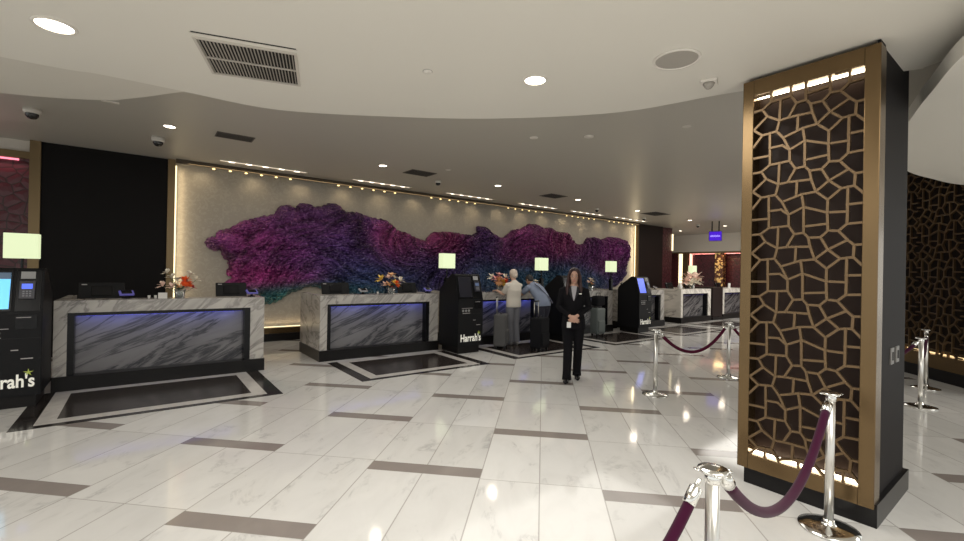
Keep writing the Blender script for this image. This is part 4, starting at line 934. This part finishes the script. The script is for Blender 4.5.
def blue_guest():
    t = thing('person', 'guest in a light blue shirt with a dark shoulder strap, leaning on the counter', 'person', (7.32, 7.36, 0), PI+.02)
    sk = mat('skin_tan', (.42, .24, .16), .55)
    J = dict(pelvis=(0, .06, .92), waist=(0, .02, 1.06), chest=(0, -.14, 1.22), shoulder=(0, -.24, 1.33), neck=(0, -.31, 1.38), head=(0, -.40, 1.47),
             shL=(.175, -.23, 1.30), shR=(-.175, -.23, 1.30), elL=(.25, -.40, 1.14), elR=(-.25, -.40, 1.15), wrL=(.12, -.60, 1.22), wrR=(-.10, -.62, 1.22),
             hipL=(.09, .06, .88), hipR=(-.09, .06, .88), knL=(.09, .06, .48), knR=(-.10, -.04, .48), anL=(.09, .12, .10), anR=(-.11, -.05, .10), toeL=(.11, -.03, .03), toeR=(-.13, -.20, .03),
             handL=(-.1, -1, 0), handR=(.1, -1, 0), palmL=(0, 0, -1), palmR=(0, 0, -1), face=(0, -1, -.5))
    body, H, R = human(t, J, build=1.15, m_skin=sk); face(body, H, R); V = {k: Vector(p) for k, p in J.items()}
    bm = bmesh.new()
    tube(bm, [(0, .07, .88), (0, .06, .96), (0, .02, 1.08), (0, -.12, 1.23), (0, -.22, 1.32), (0, -.28, 1.365), (0, -.31, 1.385)], [(.20, .15), (.20, .15), (.19, .145), (.205, .14), (.185, .105), (.10, .08), (.065, .06)], 22, side=(1, 0, 0))
    for s in 'LR': tube(bm, [V['sh'+s]*.8+V['shoulder']*.2, V['sh'+s], V['sh'+s]*.2+V['el'+s]*.8], [.07, .074, .066], 14)
    sh = fused('shirt', bm, mat('blue_shirt', (.20, .235, .32), .8), .010, t, 3)
    bm = bmesh.new(); tube(bm, [(.12, -.09, 1.385), (.10, .015, 1.325), (.0, .11, 1.19), (-.10, .18, 1.07), (-.16, .205, .96)], [(.024, .010)]*5, 10, side=(1, 0, .6)); obj('shoulder_strap', bm, mat('dark_strap', (.06, .06, .09), .7), t)
    bm = bmesh.new()
    for s in 'LR': tube(bm, [V['hip'+s]+Vector((0, 0, .04)), V['hip'+s]+Vector((0, 0, -.05)), V['kn'+s], V['an'+s]+Vector((0, 0, -.03))], [.11, .112, .09, .078], 16)
    tube(bm, [(0, .06, 1.0), (0, .06, .83)], [(.17, .12), (.17, .115)], 16)
    fused('trousers', bm, mat('navy_trousers', (.015, .016, .03), .8), .010, t, 3)
    bm = bmesh.new(); ball(bm, H(0, .018, .035), (.084, .10, .094), 18, R); ball(bm, H(0, .06, -.01), (.072, .05, .065), 14, R)
    fused('hair', bm, mat('black_hair', (.012, .010, .010), .6), .009, t, 3)
    for s in 'LR': shoe(t, J['an'+s], J['toe'+s], blackg)
blue_guest()

# ------------------------------------------------------------------ luggage
def suitcase(u, v, rz, w, d, h, m, label, hh=.32):
    t = thing('suitcase', label, 'suitcase', (u, v, 0), rz)
    bm = bmesh.new(); bx(bm, -w/2, w/2, -d/2, d/2, .06, h, .03); obj('shell', bm, m, t)
    bm = bmesh.new(); bx(bm, -w/2+.04, w/2-.04, -d/2-.03, -d/2+.01, .12, h*.55, .015); obj('front_pocket', bm, m, t)
    for sx in (-1, 1):
        for sy in (-1, 1):
            bm = bmesh.new(); tube(bm, [(sx*(w/2-.05)-.012, sy*(d/2-.04), .03), (sx*(w/2-.05)+.012, sy*(d/2-.04), .03)], .03, 14); obj('wheel', bm, baseblack, t)
            bx_ = bmesh.new(); bx(bx_, sx*(w/2-.05)-.02, sx*(w/2-.05)+.02, sy*(d/2-.04)-.02, sy*(d/2-.04)+.02, .04, .07); obj('caster_bracket', bx_, baseblack, t)
    bm = bmesh.new()
    for s in (-1, 1): tube(bm, [(s*.09, d/2-.04, h-.02), (s*.09, d/2-.04, h+hh)], .007, 10)
    hd = obj('pull_rods', bm, satin, t, True)
    bm = bmesh.new(); tube(bm, [(-.11, d/2-.04, h+hh), (.11, d/2-.04, h+hh)], .014, 12); obj('grip', bm, baseblack, t, True)
    bm = bmesh.new(); tube(bm, [(-.08, 0, h-.005), (-.07, 0, h+.025), (.07, 0, h+.025), (.08, 0, h-.005)], .009, 8); obj('carry_handle', bm, baseblack, t, True)
    return t
suitcase(6.22, 7.46, .75, .44, .27, .74, mat('grey_fabric', (.075, .072, .072), .8), 'grey upright suitcase with pull handle, left of the white-haired guest', .36)
suitcase(6.74, 6.80, .3, .40, .26, .70, mat('black_fabric', (.008, .008, .010), .8, spec=.15), 'black upright suitcase behind the guest in the blue shirt', .34)

suitcase(9.68, 7.60, 0, .34, .24, .74, mat('green_grey_shell', (.13, .15, .145), .5), 'grey-green upright suitcase just right of the walking woman', .02)
t = thing('travel_bag', 'black soft bag resting on the grey-green suitcase', 'bag', (9.68, 7.60, .795))
bm = bmesh.new(); bx(bm, -.17, .17, -.11, .11, 0, .27, .05); obj('bag_body', bm, mat('black_fabric'), t)
bm = bmesh.new(); tube(bm, [(-.09, 0, .26), (-.08, 0, .34), (.08, 0, .34), (.09, 0, .26)], .009, 8); obj('bag_handle', bm, baseblack, t, True)
